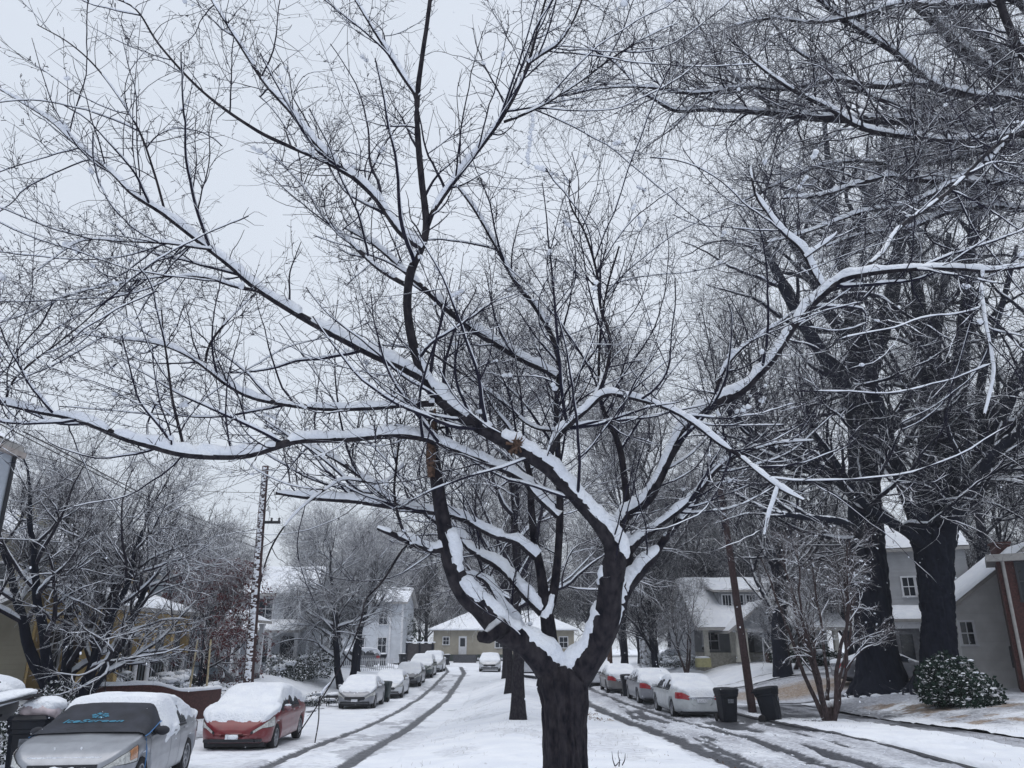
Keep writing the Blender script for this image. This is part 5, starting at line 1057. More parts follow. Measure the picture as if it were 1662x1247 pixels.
# pale blue house
h = H('pale blue house with white trim between the stakes and the streaked pole')
walls(h, -27, -16.6, 39, 47.5, -.2, 5.6, M_PBLUE); gable(h, -27, -16.6, 39, 47.5, 5.6, 8.0, 'y', M_PBLUE, seed=11)
shed(h, [(-16.6, 38.8, 4.2), (-16.6, 47.7, 4.2), (-14.2, 47.7, 3.4), (-14.2, 38.8, 3.4)], seed=5)
b = MB(); b.box(-16.59, -14.5, 39, 47.3, -.2, .7); b.build('porch_floor', M_CONC, h)
for y_ in (39.1, 41.2, 43.3, 45.3, 47.2): column(h, -14.6, y_, .7, 3.4, .12)
for y_ in (40.3, 42.0, 46.0): window(h, 'E', -16.6, y_, 1.1, .8, 2.0)
b = MB(); b.box(-16.6, -16.54, 43.5, 44.5, .7, 2.9); b.build('door', plain('slate_blue_door', (.07, .10, .14), .6), h)
# white house in the middle left
h = H('white two-storey house with a snowy porch roof behind the streaked pole')
walls(h, -24, -14.2, 56, 66, 0, 5.6, M_WSID); gable(h, -24, -14.2, 56, 66, 5.6, 7.6, 'x', M_WSID, seed=21)
for x_ in (-15.4, -17.2, -19.4, -21.6): window(h, 'S', 56, x_, 3.9, .95, 1.4, M_WHITE); window(h, 'S', 56, x_, 1.2, .95, 1.5, M_SHUT)
for y_ in (57.5, 60, 62.5, 64.8): window(h, 'E', -14.2, y_, 3.8, .9, 1.4); window(h, 'E', -14.2, y_, 1.0, .9, 1.6)
shed(h, [(-24, 53.6, 3.0), (-14, 53.6, 3.0), (-14, 56, 3.7), (-24, 56, 3.7)], seed=7)
for x_ in (-23.6, -21, -18.4, -16, -14.3): column(h, x_, 53.8, .2, 3.0, .11)
# white block near the street end
xr = at(655, 1000, 88)[0]
h = H('plain white two-storey house at the street end, left of the beige house')
walls(h, xr - 9.5, xr, 88, 97, .3, 6.6, M_WSID); gable(h, xr - 9.5, xr, 88, 97, 6.6, 8.2, 'x', M_WSID, seed=31)
b = MB()
for x_ in (xr - .1, xr - 1.4): b.box(x_ - .12, x_ + .1, 87.9, 87.998, .3, 6.6)
b.build('corner_trim', M_WHITE, h)
for x_ in (xr - 2.2, xr - 4.6, xr - 7): window(h, 'S', 88, x_, 4.3, .9, 1.4); window(h, 'S', 88, x_, 1.4, .9, 1.5)
# beige single-storey house at the end of the street
YB_ = 92; x0 = at(703, 1050, YB_)[0]; x1 = at(932, 1050, YB_)[0]
h = H('beige single-storey house with a snow-covered roof closing the end of the street')
walls(h, x0, x1, YB_, YB_ + 9, .3, 3.75, M_BEIGE)
b = MB(); b.box(x0 - .03, x1 + .03, YB_ - .05, YB_ + 9, .2, 1.15); b.build('foundation', plain('dark_green_foundation', (.04, .055, .05), .8), h)
# hipped roof
e = .5; za = 3.72; zr = 5.9; q = [(x0 - e, YB_ - e, za), (x1 + e, YB_ - e, za), (x1 + e, YB_ + 9.5, za), (x0 - e, YB_ + 9.5, za), (x0 + 4.2, YB_ + 4.5, zr), (x1 - 4.2, YB_ + 4.5, zr)]
b = MB(); b.add(q, [(0, 1, 5, 4), (1, 2, 5), (2, 3, 4, 5), (3, 0, 4), (3, 2, 1, 0)]); rf = b.build('roof', M_SOFFIT, h)
b = MB(); b.add([(x, y, z + .2) for x, y, z in q] + [(x, y, z + .03) for x, y, z in q[:4]], [(0, 1, 5, 4), (1, 2, 5), (2, 3, 4, 5), (3, 0, 4), (0, 6, 7, 1), (1, 7, 8, 2), (3, 9, 6, 0)]); b.build('snow', M_SNOW, rf, bevel=.05)
window(h, 'S', YB_, at(724, 1040, YB_)[0], at(724, 1046, YB_)[2], .62, .75)
b = MB(); dx = at(751, 1040, YB_)[0]; b.box(dx - .45, dx + .45, YB_ - .06, YB_, 1.15, 3.1); dr = b.build('door', M_WHITE, h); b = MB(); b.box(dx - .28, dx + .28, YB_ - .07, YB_ - .061, 2.0, 2.9); b.build('door_pane', M_GLASS, dr)
b = MB(); b.box(dx - .9, dx + 1.6, YB_ - 1.6, YB_ - .1, .3, 1.12); b.build('steps', M_CONC, h)
for x_ in (x0 + 7.5, x1 - 1.2): window(h, 'S', YB_, x_, 1.9, .9, 1.1)
# garden fence
f = empty('board_fence', (0, 0, 0)); tag(f, 'dark board fence with a snowy top rail left of the beige house', 'fence')
fx0, fx1 = at(660, 1050, 86)[0], at(702, 1050, 86)[0]; b = MB(); b.box(fx0, fx1 + .2, 85.97, 86.03, .2, 2.3); b.build('boards', plain('dark_boards', (.045, .04, .045), .85, var=.3), f)
for x_ in np.linspace(fx0, fx1, 3): b = MB(); b.box(x_ - .08, x_ + .08, 85.85, 85.965, 0, 2.4); b.build('post', M_OAK, f)
b = MB(); b.box(fx0 - .1, fx1 + .3, 85.88, 86.1, 2.4, 2.5); b.build('snow', M_SNOW, f, bevel=.03)
f = empty('picket_fence', (0, 0, 0)); tag(f, 'low white picket fence behind the parked cars on the left', 'fence'); b = MB()
for x_ in np.arange(-14.5, -9.6, .16): b.box(x_ - .03, x_ + .03, 66.98, 67.02, .2, 1.2)
b.box(-14.5, -9.6, 67.021, 67.05, .45, .52); b.box(-14.5, -9.6, 67.021, 67.05, 1.0, 1.07); b.build('pickets', M_WHITE, f)
# bungalow on the right
h = H('grey bungalow with a gabled front porch, dormer and white columns across the right-hand lawn'); YW = 60.5; zg = .8
xa, xb = 13.6, 23.5
walls(h, xa, xb, YW, YW + 9, zg - .4, 3.5, M_GREYSH); gable(h, xa, xb, YW - 2.6, YW + 9, 3.5, 7.0, 'x', M_GREYSH, over=.5, seed=41, snow=.2)
b = MB(); b.box(xa, xb, YW - 2.5, YW - .002, zg - .4, zg + .9); b.build('porch_floor', plain('stone_base', (.28, .27, .24), .85, var=.25), h)
for x_ in (xa + .3, xa + 2.2, xa + 2.7, xa + 5.0, xa + 7.4, xb - .3): column(h, x_, YW - 2.35, zg + .7, 3.3, .16, plain('cream_paint', (.50, .49, .44), .7))
gx = xa + 3.9
sub = empty('porch_gable'); sub.parent = h; gable(sub, gx - 2.1, gx + 2.1, YW - 4.3, YW - 1.2, 3.3, 4.9, 'y', M_GREYSH, over=.45, seed=43, snow=.16)
for x_ in (gx - 1.8, gx - 1.3, gx + 1.3, gx + 1.8): column(h, x_, YW - 4.1, zg + .3, 3.3, .15, plain('cream_paint', (.50, .49, .44), .7))
b = MB(); b.box(gx - 2.1, gx + 2.1, YW - 4.25, YW - 3.95, 3.05, 3.3); b.build('porch_beam', M_WHITE, h)
# dormer
dxm = xa + 3.4; walls(h, dxm - 1.5, dxm + 1.5, YW - .6, YW + 3, 4.2, 6.0, M_GREYSH, 'dormer'); 
shed(h, [(dxm - 2.0, YW - 1.1, 5.95), (dxm + 2.0, YW - 1.1, 5.95), (dxm + 2.0, YW + 3.2, 6.7), (dxm - 2.0, YW + 3.2, 6.7)], name='dormer_roof', seed=44)
for x_ in (-.9, 0, .9): window(h, 'S', YW - .6, dxm + x_, 4.85, .62, .9, bars=(2, 0))
for x_ in (xa + 1.2, xa + 6.2, xa + 8.6): window(h, 'S', YW, x_, 1.9, 1.1, 1.2)
b = MB(); b.box(gx - .5, gx + .5, YW - .06, YW - .002, zg + .7, 3.1); b.build('door', M_SHUT, h)
s_ = MB()
for k in range(6): s_.box(gx - .1 + .0, gx + 1.6, YW - 4.4 - .3 * (6 - k), YW - 4.4 - .3 * (5 - k) - .002, zg - .3, zg + .9 - .18 * (6 - k) + .18)
s_.build('steps', M_BRICK, h)
for x_ in (gx - .15, gx + 1.65): b = MB(); b.tube([(x_, YW - 6.1, zg + .95), (x_, YW - 4.3, zg + 1.9)], .04, 8); b.tube([(x_, YW - 6.1, zg - .2), (x_, YW - 6.1, zg + .97)], .04, 8); b.tube([(x_, YW - 4.3, zg), (x_, YW - 4.3, zg + 1.92)], .04, 8); b.build('handrail', M_WHITE, h)
# house glimpsed between the oaks
YH = 44.0; xa = at(1438, 1000, YH)[0]; xb = at(1560, 1000, YH)[0]
h = H('dim grey-white house glimpsed between the two oaks, with a screened porch')
xw = xa + 4.3; walls(h, xa, xw, YH, YH + 8, 0, 7.2, siding('dim_white_siding', (.34, .35, .37), .2))
gable(h, xa, xw, YH, YH + 8, 7.2, 8.6, 'x', M_WSID, seed=51, over=.25); xb = xw - .3
h['turn'] = (xa, YH, -R(25)); window(h, 'S', YH, at(1470, 950, YH)[0], at(1470, 968, YH)[2], .55, .95); window(h, 'S', YH, at(1490, 950, YH)[0], at(1490, 968, YH)[2], .55, .95)
pz = at(1480, 1010, YH - 2.2)[2]
shed(h, [(xa - .1, YH - 2.6, pz), (xb + .3, YH - 2.6, pz), (xb + .3, YH, pz + .75), (xa - .1, YH, pz + .75)], seed=52, snow=.12)
b = MB(); b.box(xa, xb + .2, YH - 2.45, YH - 2.2, pz - .32, pz); b.build('porch_beam', M_WHITE, h)
b = MB(); b.box(xa, xb + .2, YH - 2.4, YH - .002, .0, 1.15); b.build('porch_floor', M_DARK, h)
b = MB(); b.box(xa + .1, xb + .1, YH - 2.3, YH - 2.26, 1.15, pz - .32); b.build('screen', plain('porch_screen', (.13, .135, .15), .8, var=.2), h)
for x_ in (xa + .05, xa + 1.55, xb + .1): column(h, x_, YH - 2.33, 1.15, pz - .32, .08)
b = MB()
for x_ in np.arange(xa + 1.6, xb, .14): b.box(x_ - .015, x_ + .015, YH - 2.42, YH - 2.39, 1.2, 2.0)
b.box(xa + 1.55, xb + .1, YH - 2.43, YH - 2.38, 2.0, 2.06); b.build('railing', M_WHITE, h)
for u in (.8, 2.5): b = MB(); b.box(xa + u - .3, xa + u + .3, YH - 2.315, YH - 2.301, 1.5, pz - .6); b.build('screen_panel', M_GLASS, h)
# white painted gable house, right
YG = 36.5; xl = at(1549, 985, YG)[0]; zl = at(1549, 985, YG)[2]; xm = at(1652, 893, YG)[0]; zm = at(1652, 893, YG)[2]
h = H('off-white painted house with a steep gable and snowy roof edge at right'); xe = 2 * xm - xl
walls(h, xl, xe, YG, YG + 6, 0, zl, M_WPB); gable(h, xl, xe, YG, YG + 6, zl, zm, 'y', M_WPB, over=.25, snow=.14, seed=61); h['turn'] = (xl, YG, -R(15))
window(h, 'S', YG, at(1569, 1030, YG)[0], at(1569, 1046, YG)[2], .5, .95, bars=(1, 1))
c0, c1 = at(1574, 900, YG + 3)[0], at(1596, 900, YG + 3)[0]; b = MB(); b.box(c0, c1, YG + 2.6, YG + 3.4, zl, at(1585, 888, YG + 3)[2]); b.box(c0 - .06, c1 + .06, YG + 2.54, YG + 3.46, at(1585, 888, YG + 3)[2], at(1585, 885, YG + 3)[2]); b.build('chimney', M_BRICK, h)
p0, p1 = at(1614, 940, YG)[0], at(1630, 1050, YG)[0]
b = MB(); b.tube([(p0, YG - .06, at(1614, 940, YG)[2]), (p0 + .02, YG - .06, 1.6)], .045, 8); b.build('conduit', M_CONC, h); b = MB(); b.box(p0 - .2, p0 + .2, YG - .22, YG - .002, 1.3, 2.2); b.build('meter_box', M_CONC, h, bevel=.03)
# brick house at the right edge
YK = 33.2; xk = at(1634, 1000, YK)[0]; zk = at(1634, 912, YK)[2]
h = H('dark red brick house at the right edge with a white downpipe')
walls(h, xk, xk + 9, YK, YK + 3.0, 0, zk, M_BRICK); b = MB(); b.box(xk - .35, xk + 9, YK - .35, YK + 3, zk, zk + .28); b.build('cornice', M_SOFFIT, h); h['turn'] = (xk, YK, -R(30))
b = MB(); V, Fc = lump((xk + 4.2, YK + 1.4, zk + .30), 1, 4, (4.6, 1.75, .16), 24, 8, .1); b.add(V.tolist(), Fc.tolist()); b.build('snow', M_SNOW, h)
b = MB(); b.tube([(xk + .22, YK - .07, zk), (xk + .22, YK - .07, .3)], .07, 10); b.build('downpipe', M_SOFFIT, h)
window(h, 'S', YK, xk + 1.1, at(1650, 975, YK)[2], .8, 1.5, M_SHUT); window(h, 'S', YK, xk + 1.1, at(1650, 1080, YK)[2], .8, 1.5, M_SHUT)
# ------------------------------------------------------------------ bins, poles, wires, bushes
M_BIN = plain('dark_bin_plastic', (.004, .006, .012), .5, var=.3, scale=5, spec=.3); M_BIN2 = plain('green_bin_plastic', (.012, .026, .030), .5, var=.3)
def bin_(label, loc, rz, mat=M_BIN, lean=0, sc=1.0, snow=.03, group='wheelie bins', bags=False):
    r = empty('wheelie_bin', loc, rz); tag(r, label, 'bin', group); r.rotation_euler = (lean, 0, rz); r.scale = (sc,) * 3
    b = MB(); prof = [(.235, .03), (.245, .10), (.29, .78), (.315, .80), (.315, .86), (.33, .87), (.335, .98)]
    V = []; n = 20
    def sq(h, z, dy=0):
        out = []
        for k in range(n):
            a = 2 * math.pi * k / n; c, s_ = math.cos(a), math.sin(a); m = max(abs(c), abs(s_)); rr = 1 / (abs(c) ** 6 + abs(s_) ** 6) ** (1 / 6); out.append((h * rr * c, h * 1.12 * rr * s_ + dy, z))
        return out
    for i, (h, z) in enumerate(prof): V += sq(h, z)
    Fc = [(i * n + k, i * n + (k + 1) % n, (i + 1) * n + (k + 1) % n, (i + 1) * n + k) for i in range(len(prof) - 1) for k in range(n)] + [tuple(range(n))[::-1], tuple((len(prof) - 1) * n + k for k in range(n))]
    b.add(V, Fc); b.build('bin_body', mat, r, False)
    b = MB(); V = sq(.345, .985) + sq(.35, 1.01) + sq(.31, 1.06) + sq(.12, 1.085); Fc = [(i * n + k, i * n + (k + 1) % n, (i + 1) * n + (k + 1) % n, (i + 1) * n + k) for i in range(3) for k in range(n)] + [tuple(range(n))[::-1], tuple(3 * n + k for k in range(n))]
    b.add(V, Fc); b.build('lid', mat, r, False)
    b = MB(); b.tube([(-.25, .42, .95), (.25, .42, .95)], .018, 8); b.box(-.27, -.24, .33, .43, .93, .97); b.box(.24, .27, .33, .43, .93, .97); b.build('handle', mat, r)
    for s_ in (-1, 1):
        b = MB(); b.lathe([(0, -.03), (.10, -.03), (.125, -.02), (.125, .02), (.10, .03), (0, .03)], 18, 'y'); w_ = b.build('wheel', M_TYRE, r, True); w_.rotation_euler = (0, 0, math.pi / 2); w_.location = (s_ * .28, .27, .125)
    b = MB(); b.box(-.10, .10, -.345, -.325, .60, .72); b.build('stamp', plain('pale_stamp', (.10, .11, .13), .6, var=.5, scale=30), r, bevel=.005)
    if snow:
        b = Bag(); V, Fc = lump((0, 0, 1.06), .34, int(loc[1] * 7) % 50, (1, 1.1, .10 + snow), 20, 9, .22); b.add(V, Fc); b.build('snow', M_SNOW, r)
    return r
def gz(px, py):
    z = .05
    for _ in range(14): p = gnd(px, py, z); z = .5 * z + .5 * ground_z(p[0], p[1])
    return (p[0], p[1], z)
p = gz(1182, 1172); bin_('upright dark wheelie bin beside the rear of the silver-white sedan', p, R(10), snow=0.0, sc=1.02)
p = gz(1255, 1171); bin_('dark wheelie bin tilted on its wheels just right of the brown utility pole', p, R(60), lean=R(-9), snow=.0, sc=1.02)
p = gz(1051, 1132); bin_('dark wheelie bin between the grey and bronze-grey sedans on the right', (5.95, 42.6, .05 + float(dip(6, 42.6))), R(0), snow=.0)
bin_('green wheelie bin at the left kerb in front of the white sedan', (-7.05, 45.9, -.74), R(170), M_BIN2, snow=.0)
bin_('far wheelie bin on the yard of the beige house', (-6.9, 86.5, .15), 0, snow=.1); bin_('small far wheelie bin behind the left end of the car row', (-12.3, 78, .3), 0, snow=.1)
bin_('wheelie bin near the fence at the far left corner', (-10.7, 80, .3), R(30), snow=.05); bin_('wheelie bin far along the right kerb by the brown post', (5.2, 60.0, .05 + float(dip(5.2, 60))), 0, snow=.05)
# rubbish set out at the lower left: open bin heaped with bags, all under snow
p = (-8.55, 14.2, .05)
bin_('black wheelie bin beside the silver sedan bonnet at lower left', (-8.80, 15.4, -.1), R(20), snow=0, sc=1.1, group='bins at the lower left')
bin_('black wheelie bin at the lower left corner of the picture', (-9.85, 15.1, 0), R(-15), snow=0, sc=1.1, group='bins at the lower left')
M_BAG = plain('pale_plastic_bag', (.42, .36, .38), .35, var=.35, scale=5, bump=.5)
def bag(label, c, r, seed, sq=(1, 1, 1), mat=None, snow=True, name='rubbish_bag'):
    root_ = empty(name, c); tag(root_, label, 'rubbish bag', 'rubbish bags in the snow at lower left')
    V, Fc = lump((0, 0, 0), r, seed, sq, 22, 14, .35); np_mesh('bag_body', V, Fc, mat or M_BAG, True, root_)
    if snow: V, Fc = lump((0, 0, r * sq[2] * .42), r, seed + 1, (sq[0] * 1.02, sq[1] * 1.02, sq[2] * .68), 26, 16, .3); np_mesh('snow', V, Fc, M_SNOW, True, root_)
    return root_
bag('white plastic bag with pink print spilling over the bin beside the silver sedan', (-8.65, 15.4, 1.14), .30, 4, (1.2, 1, .7))
bag('lower rubbish bag in the bin at the corner, capped with snow', (-9.95, 15.15, 1.15), .42, 6, (1.15, 1, .65), M_DARK)
bag('upper rubbish bag under the biggest mound of snow at the lower left edge', (-10.8, 16.9, 1.2), .62, 9, (1.15, 1, .75), M_DARK)
lg = empty('snowy_board', (-9.3, 15.1, 1.26), R(8)); lg.rotation_euler = (0, R(-14), R(8)); tag(lg, 'dark board lying across the two bins with a long roll of snow on it', 'board')
b = MB(); b.box(-.62, .62, -.25, .25, -.02, .02); b.build('board', M_DARK, lg, bevel=.005)
P = np.stack([np.linspace(-.66, .66, 30), np.zeros(30), np.full(30, .03)], -1); b = Bag(); V, Fc = lump((0, 0, .07), .16, 3, (4.1, 1.7, .75), 30, 14, .25); b.add(V, Fc); b.build('snow', M_SNOW, lg)
# utility poles
def pole(label, base, H, r0, r1, parts, mat=M_POLE, lean=(0, 0)):
    o = empty('utility_pole', tuple(base)); tag(o, label, 'utility pole'); b = MB(); b.tube([(lean[0] * t, lean[1] * t, H * t - .2 * (1 - t)) for t in np.linspace(0, 1, 14)], list(np.linspace(r0, r1, 14)), 20); b.build('pole', mat, o, True)
    return o
M_PSNOW = bark_mat('pole_plastered_with_snow', (.03, .028, .032), (.06, .055, .06), thr=9, scale=30, bump=.3, aspect=.4)
LP = (at(403, 1116, 31)[0], 31.0, .3); ZT = at(431, 757, LP[1])[2]
lp = pole('tall utility pole streaked with wind-blown snow on the left kerb, carrying the wires', LP, ZT - LP[2], .20, .13, plain('grey_pole', (.075, .078, .09), .85, var=.3, scale=15, bump=.4), lean=(at(431, 757, LP[1])[0] - LP[0], 0))
# snow driven onto the camera side of the pole: a thin ragged crust
Zs = np.linspace(.6, ZT - LP[2] - .05, 260); rr = np.interp(Zs, [0, ZT], [.20, .13]); A_ = np.linspace(-2.45, -.75, 9)
V = []
for z, r in zip(Zs, rr):
    lx = (at(431, 757, LP[1])[0] - LP[0]) * z / (ZT - LP[2])
    for j, a in enumerate(A_):
        th = .007 if float(fbm(z * 26 + a * .6, a * 1.6, 3, 3)) > .47 else -.010
        if j in (0, 8): th = -.01
        V.append((lx + (r + th) * math.cos(a), (r + th) * math.sin(a), z))
n = 9; np_mesh('snow', V, [[i * n + j, i * n + j + 1, (i + 1) * n + j + 1, (i + 1) * n + j] for i in range(len(Zs) - 1) for j in range(n - 1)], M_SNOW, True, lp)
b = MB(); hz_ = at(425, 850, LP[1])[2] - LP[2]; dx_ = .55
b.box(-.15, .6, -.06, .06, hz_, hz_ + .10); b.build('cross_arm', M_DARK, lp)
for sx in (-.1, .25, .55):
    b = MB(); b.lathe([(0, 0), (.035, 0), (.05, .03), (.03, .06), (.05, .09), (.03, .12), (0, .13)], 10, 'z', (sx, 0, hz_ + .11)); b.build('insulator', M_CONC, lp, True)
RP = gz(1222, 1156); rt_ = at(1168, 780, RP[1]); pole('reddish-brown utility pole between the two wheelie bins at right', RP, rt_[2] - RP[2], .16, .12, None, plain('creosote_pole', (.040, .022, .024), .85, var=.35, scale=14, bump=.5), lean=(rt_[0] - RP[0], 0))
pole('brown post far along the right kerb beyond the white hatchback', (7.3, 61, -.15), 8.5, .2, .16, None, plain('brown_post', (.09, .05, .04), .8))
# wires
def wire(label, pts, r=.012, snow=False):
    P = catmull(np.array([np.append(q, 0) for q in pts]), 40)[:, :3]; b = MB(); b.tube(list(P), r, 5); o = b.build('overhead_wire', M_WIRE, None, True); tag(o, label, 'wire', 'overhead wires on the left')
    if snow: V, Fc = tubes((P + np.array([0, 0, r * 1.5]))[None], np.full((1, 40), r * 1.3), 5); np_mesh('snow', V, Fc, M_SNOW, True, o)
yp = LP[1]
wire('upper of the two long sloping wires crossing the sky at left', [at(-40, 668, 12), at(100, 740, 17), at(250, 817, 24), at(350, 862, 28), at(425, 893, yp)], .012)
wire('lower of the two long sloping wires crossing the sky at left', [at(-40, 665, 11), at(80, 722, 15), at(200, 786, 21), at(300, 833, 26), at(425, 880, yp)][::1], .014)
wire('thin sagging wire from the corner of the pale house', [at(20, 730, 22), at(120, 757, 25), at(200, 784, 30), at(320, 797, 30.5), at(420, 800, yp)], .010)
wire('snow-dusted level wire above the yellow chimney', [at(-20, 874, 22), at(60, 878, 24), at(150, 884, 28), at(280, 882, 29), at(424, 858, yp)], .014, True)
wire('short wire rising from the red-leaved tree toward the pole', [at(262, 825, 34), at(340, 802, 33), at(425, 770, yp)], .010)
# sapling with two pale stakes, brick retaining wall, hedge
sx_ = gz(318, 1147); o = empty('staked_sapling', sx_); tag(o, 'thin young tree tied between two pale wooden stakes by the brick garden wall', 'tree')
b = MB(); b.tube([(0, 0, 0), (.03, 0, 1.2), (-.02, 0, 2.4), (.05, 0, 4.2)], [.05, .045, .035, .012], 9); b.build('trunk', M_OAK, o, True)
G = grow(np.array([[(0.0, 0, z) for z in np.linspace(1.2, 4.2, 10)]]), np.full((1, 10), .03), 34, (.1, 1), (.5, 1.3), (20, 50), .1, .1, 7, .5, .01, .3); G2_ = grow(*G, 160, L=(.15, .5)); c = Bag(); c.tubes(*G, 4); c.tubes(*G2_, 3); c.build('crown', M_TWIG_X, o)
for s_, tx in ((-.36, .10), (.36, -.08)):
    b = MB(); b.tube([(s_, 0, -.05), (s_ + tx, 0, 2.55)], [.042, .038], 8); st = b.build('stake', plain('pale_stake_wood', (.42, .36, .24), .8, var=.3), o); st['label'] = 'pale wooden stake'
b = MB(); b.box(-.28, .28, -.02, .02, 1.5, 1.54); b.build('tie', M_DARK, o)
wr = empty('brick_retaining_wall', (-13.6, 27.8, .0)); tag(wr, 'low curved red brick garden wall capped with snow in front of the yellow house', 'wall')
pts = [(-1.0, .1, .95), (0, 0, .95), (1.0, 1.2, .92), (1.5, 2.3, .66), (1.8, 3.6, .62), (1.9, 5.2, .6)]
P = catmull(np.array([(x, y, z, 0) for x, y, z in pts]), 60)
nrm_ = norm(np.gradient(P[:, :2], axis=0)); nrm_ = np.stack([-nrm_[:, 1], nrm_[:, 0]], -1) * .12
def wall_strip(zo0, zo1, wdt, name, mat, bump=0):
    V = []
    for i in range(60):
        a = P[i, :2] + nrm_[i] * wdt; c = P[i, :2] - nrm_[i] * wdt; h = P[i, 2]; e = bump * float(fbm(i * .3, 0, 5))
        z0_ = -.8 if zo0 is None else h + zo0
        V += [(*a, z0_), (*c, z0_), (*c, h + zo1 * (.6 if bump else 1) + e * .5), (*((a + c) / 2), h + zo1 + e), (*a, h + zo1 * (.6 if bump else 1) + e * .5)]
    Fc = [(i * 5 + k, i * 5 + (k + 1) % 5, i * 5 + 5 + (k + 1) % 5, i * 5 + 5 + k) for i in range(59) for k in range(5)]
    b = MB(); b.add(V, Fc + [(0, 1, 2, 3, 4), tuple(295 + k for k in range(5))]); b.build(name, mat, wr, bump > 0)
wall_strip(None, 0, 1, 'brickwork', M_BRICK); wall_strip(.003, .11, 1.25, 'snow', M_SNOW, .05)
def bush(label, loc, size, seed, mat=M_GREEN_S, n=2600, leaf=.09, snow=.7, name='bush', group=None, stems=True, dens=None):
    rg = np.random.default_rng(seed); o = empty(name, loc); tag(o, label, 'bush', group); sx, sy, sz = size
    nc = 16; cc = norm(rg.normal(size=(nc, 3))) * rg.uniform(.35, .75, (nc, 1)); cc[:, 2] = np.abs(cc[:, 2]) * .9; cr = rg.uniform(.3, .5, nc)
    if name == 'evergreen_bush': cc = cc * rg.uniform(.75, 1.25, (nc, 1)); cr = cr * .85
    j = rg.integers(0, nc, n); d = norm(rg.normal(size=(n, 3))); C = cc[j] + d * (cr[j] * rg.uniform(.55, 1.0, n) ** .4)[:, None]; C[:, 2] = np.maximum(C[:, 2], -.02 * 0 + rg.uniform(0, .1, n)); C = C * np.array([sx, sy, sz])
    leaf_cloud('foliage', C, leaf, mat, o, .2, seed)
    if stems:
        b = Bag(); St = np.zeros((nc, 8, 3)); 
        for k in range(nc):
            for q in range(8): St[k, q] = cc[k] * np.array([sx, sy, sz]) * (q / 7) ** np.array([1.0, 1.0, .8]) + rg.normal(size=3) * .01
        b.tubes(St, np.tile(np.linspace(.03, .01, 8), (nc, 1)), 5); b.build('stems', M_OAK, o)
    if snow:
        b = Bag()
        for k in range(nc):
            if rg.random() < snow * 1.3:
                c = (cc[k] + np.array([0, 0, cr[k] * .62])) * np.array([sx, sy, sz]); b.add(*lump(c, cr[k] * .8 * snow ** .5, seed + k, (sx * .95, sy * .95, sz * .42), 14, 9, .55))
        if b.n: b.build('snow', M_SNOW, o)
    return o
bush('round snow-topped shrub at the foot of the yellow porch', gz(190, 1128), (.9, .9, .9), 1, group='snow-topped shrubs on the left')
bush('low snow-topped shrub beside the porch steps, right of the round one', gz(205, 1133), (1.0, .9, .55), 11, group='snow-topped shrubs on the left')
bush('snow-heaped shrub behind the brick wall near the stakes', (-14.3, 34.5, .25), (1.3, 1.2, 1.1), 2, group='snow-topped shrubs on the left')
bush('snow-heaped shrub right of the stakes', (-12.8, 35.5, ground_z(-12.8, 35.5)), (1.1, 1.2, .9), 3, group='snow-topped shrubs on the left')
for k_, (x_, y_) in enumerate([(-12.0, 38), (-11.3, 40), (-10.8, 42.5), (-10.2, 44.5)]):
    bush(['nearest','second','third','farthest'][k_] + ' low clipped hedge clump with a flat snow top at left', (x_, y_, ground_z(x_, y_) - .03), (1.2, 1.1, .62), 20 + k_, group='clipped hedge clumps')
for k_, (x_, y_, lb) in enumerate([(-10.8, 18.6, 'dark shrub just above the snow mounds at the lower left edge'), (-12.4, 21.0, 'dark shrub under the spreading tree, above the bins'), (-11.3, 22.8, 'dark shrub right of the spreading trunk behind the silver sedan'), (-13.6, 24.5, 'dark shrub at the foot of the house wall at far left')]):
    bush(lb, (x_, y_, ground_z(x_, y_) - .03), (1.2, 1.1, 1.0), 30 + k_, snow=.15, group='dark shrubs at the left')
bush('large snowy evergreen beside the white house, right of the streaked pole', (-13.3, 52, ground_z(-13.3, 52)), (2.3, 2.0, 2.1), 5, n=6000, leaf=.14, snow=.35, name='evergreen_bush')
bush('dark evergreen mass left of the end of the street', (-14, 92, .8), (4, 3, 4.5), 6, n=6000, leaf=.3, snow=.2, name='evergreen_bush', mat=M_GREEN)
# camellia and neighbours on the right
bush('big glossy evergreen shrub in front of the right-hand oak, dotted with snow', (15.9, 29.2, .3), (1.8, 1.5, 2.15), 7, mat=M_GREEN, n=7000, leaf=.15, snow=0, name='evergreen_bush')
cb = [o for o in bpy.data.objects if o.get('label', '').startswith('big glossy')][0]
rg = np.random.default_rng(4); b = Bag()
for j in range(85):
    d = norm(rg.normal(size=3)); d[2] = abs(d[2]) * .9 + .05; d[1] = -abs(d[1]) if rg.random() < .7 else d[1]; b.add(*lump(d * np.array([1.45, 1.2, 1.75]) * rg.uniform(.5, .95), rg.uniform(.03, .085), j, (1.5, 1.3, .45), 9, 6, .9))
o_ = b.build('snow', M_SNOW, cb); o_['kind'] = 'stuff'
bush('smaller leggy evergreen shrub at the right edge', (17.5, 26.8, .25), (1.0, 1.0, 1.5), 8, mat=M_GREEN, n=2600, leaf=.10, snow=.06, name='evergreen_bush')
bush('snow-laden spreading evergreen left of the shrub tree, in front of the bungalow', (18.3, 54.5, .8), (1.9, 1.6, 1.5), 9, n=5000, leaf=.13, snow=.55, name='evergreen_bush', mat=M_GREEN)
bush('dark round evergreen with snowy shoulders behind the shrub tree', (19.6, 51.5, .8), (2.1, 1.6, 1.7), 10, n=5000, leaf=.13, snow=.5, name='evergreen_bush', mat=M_GREEN)
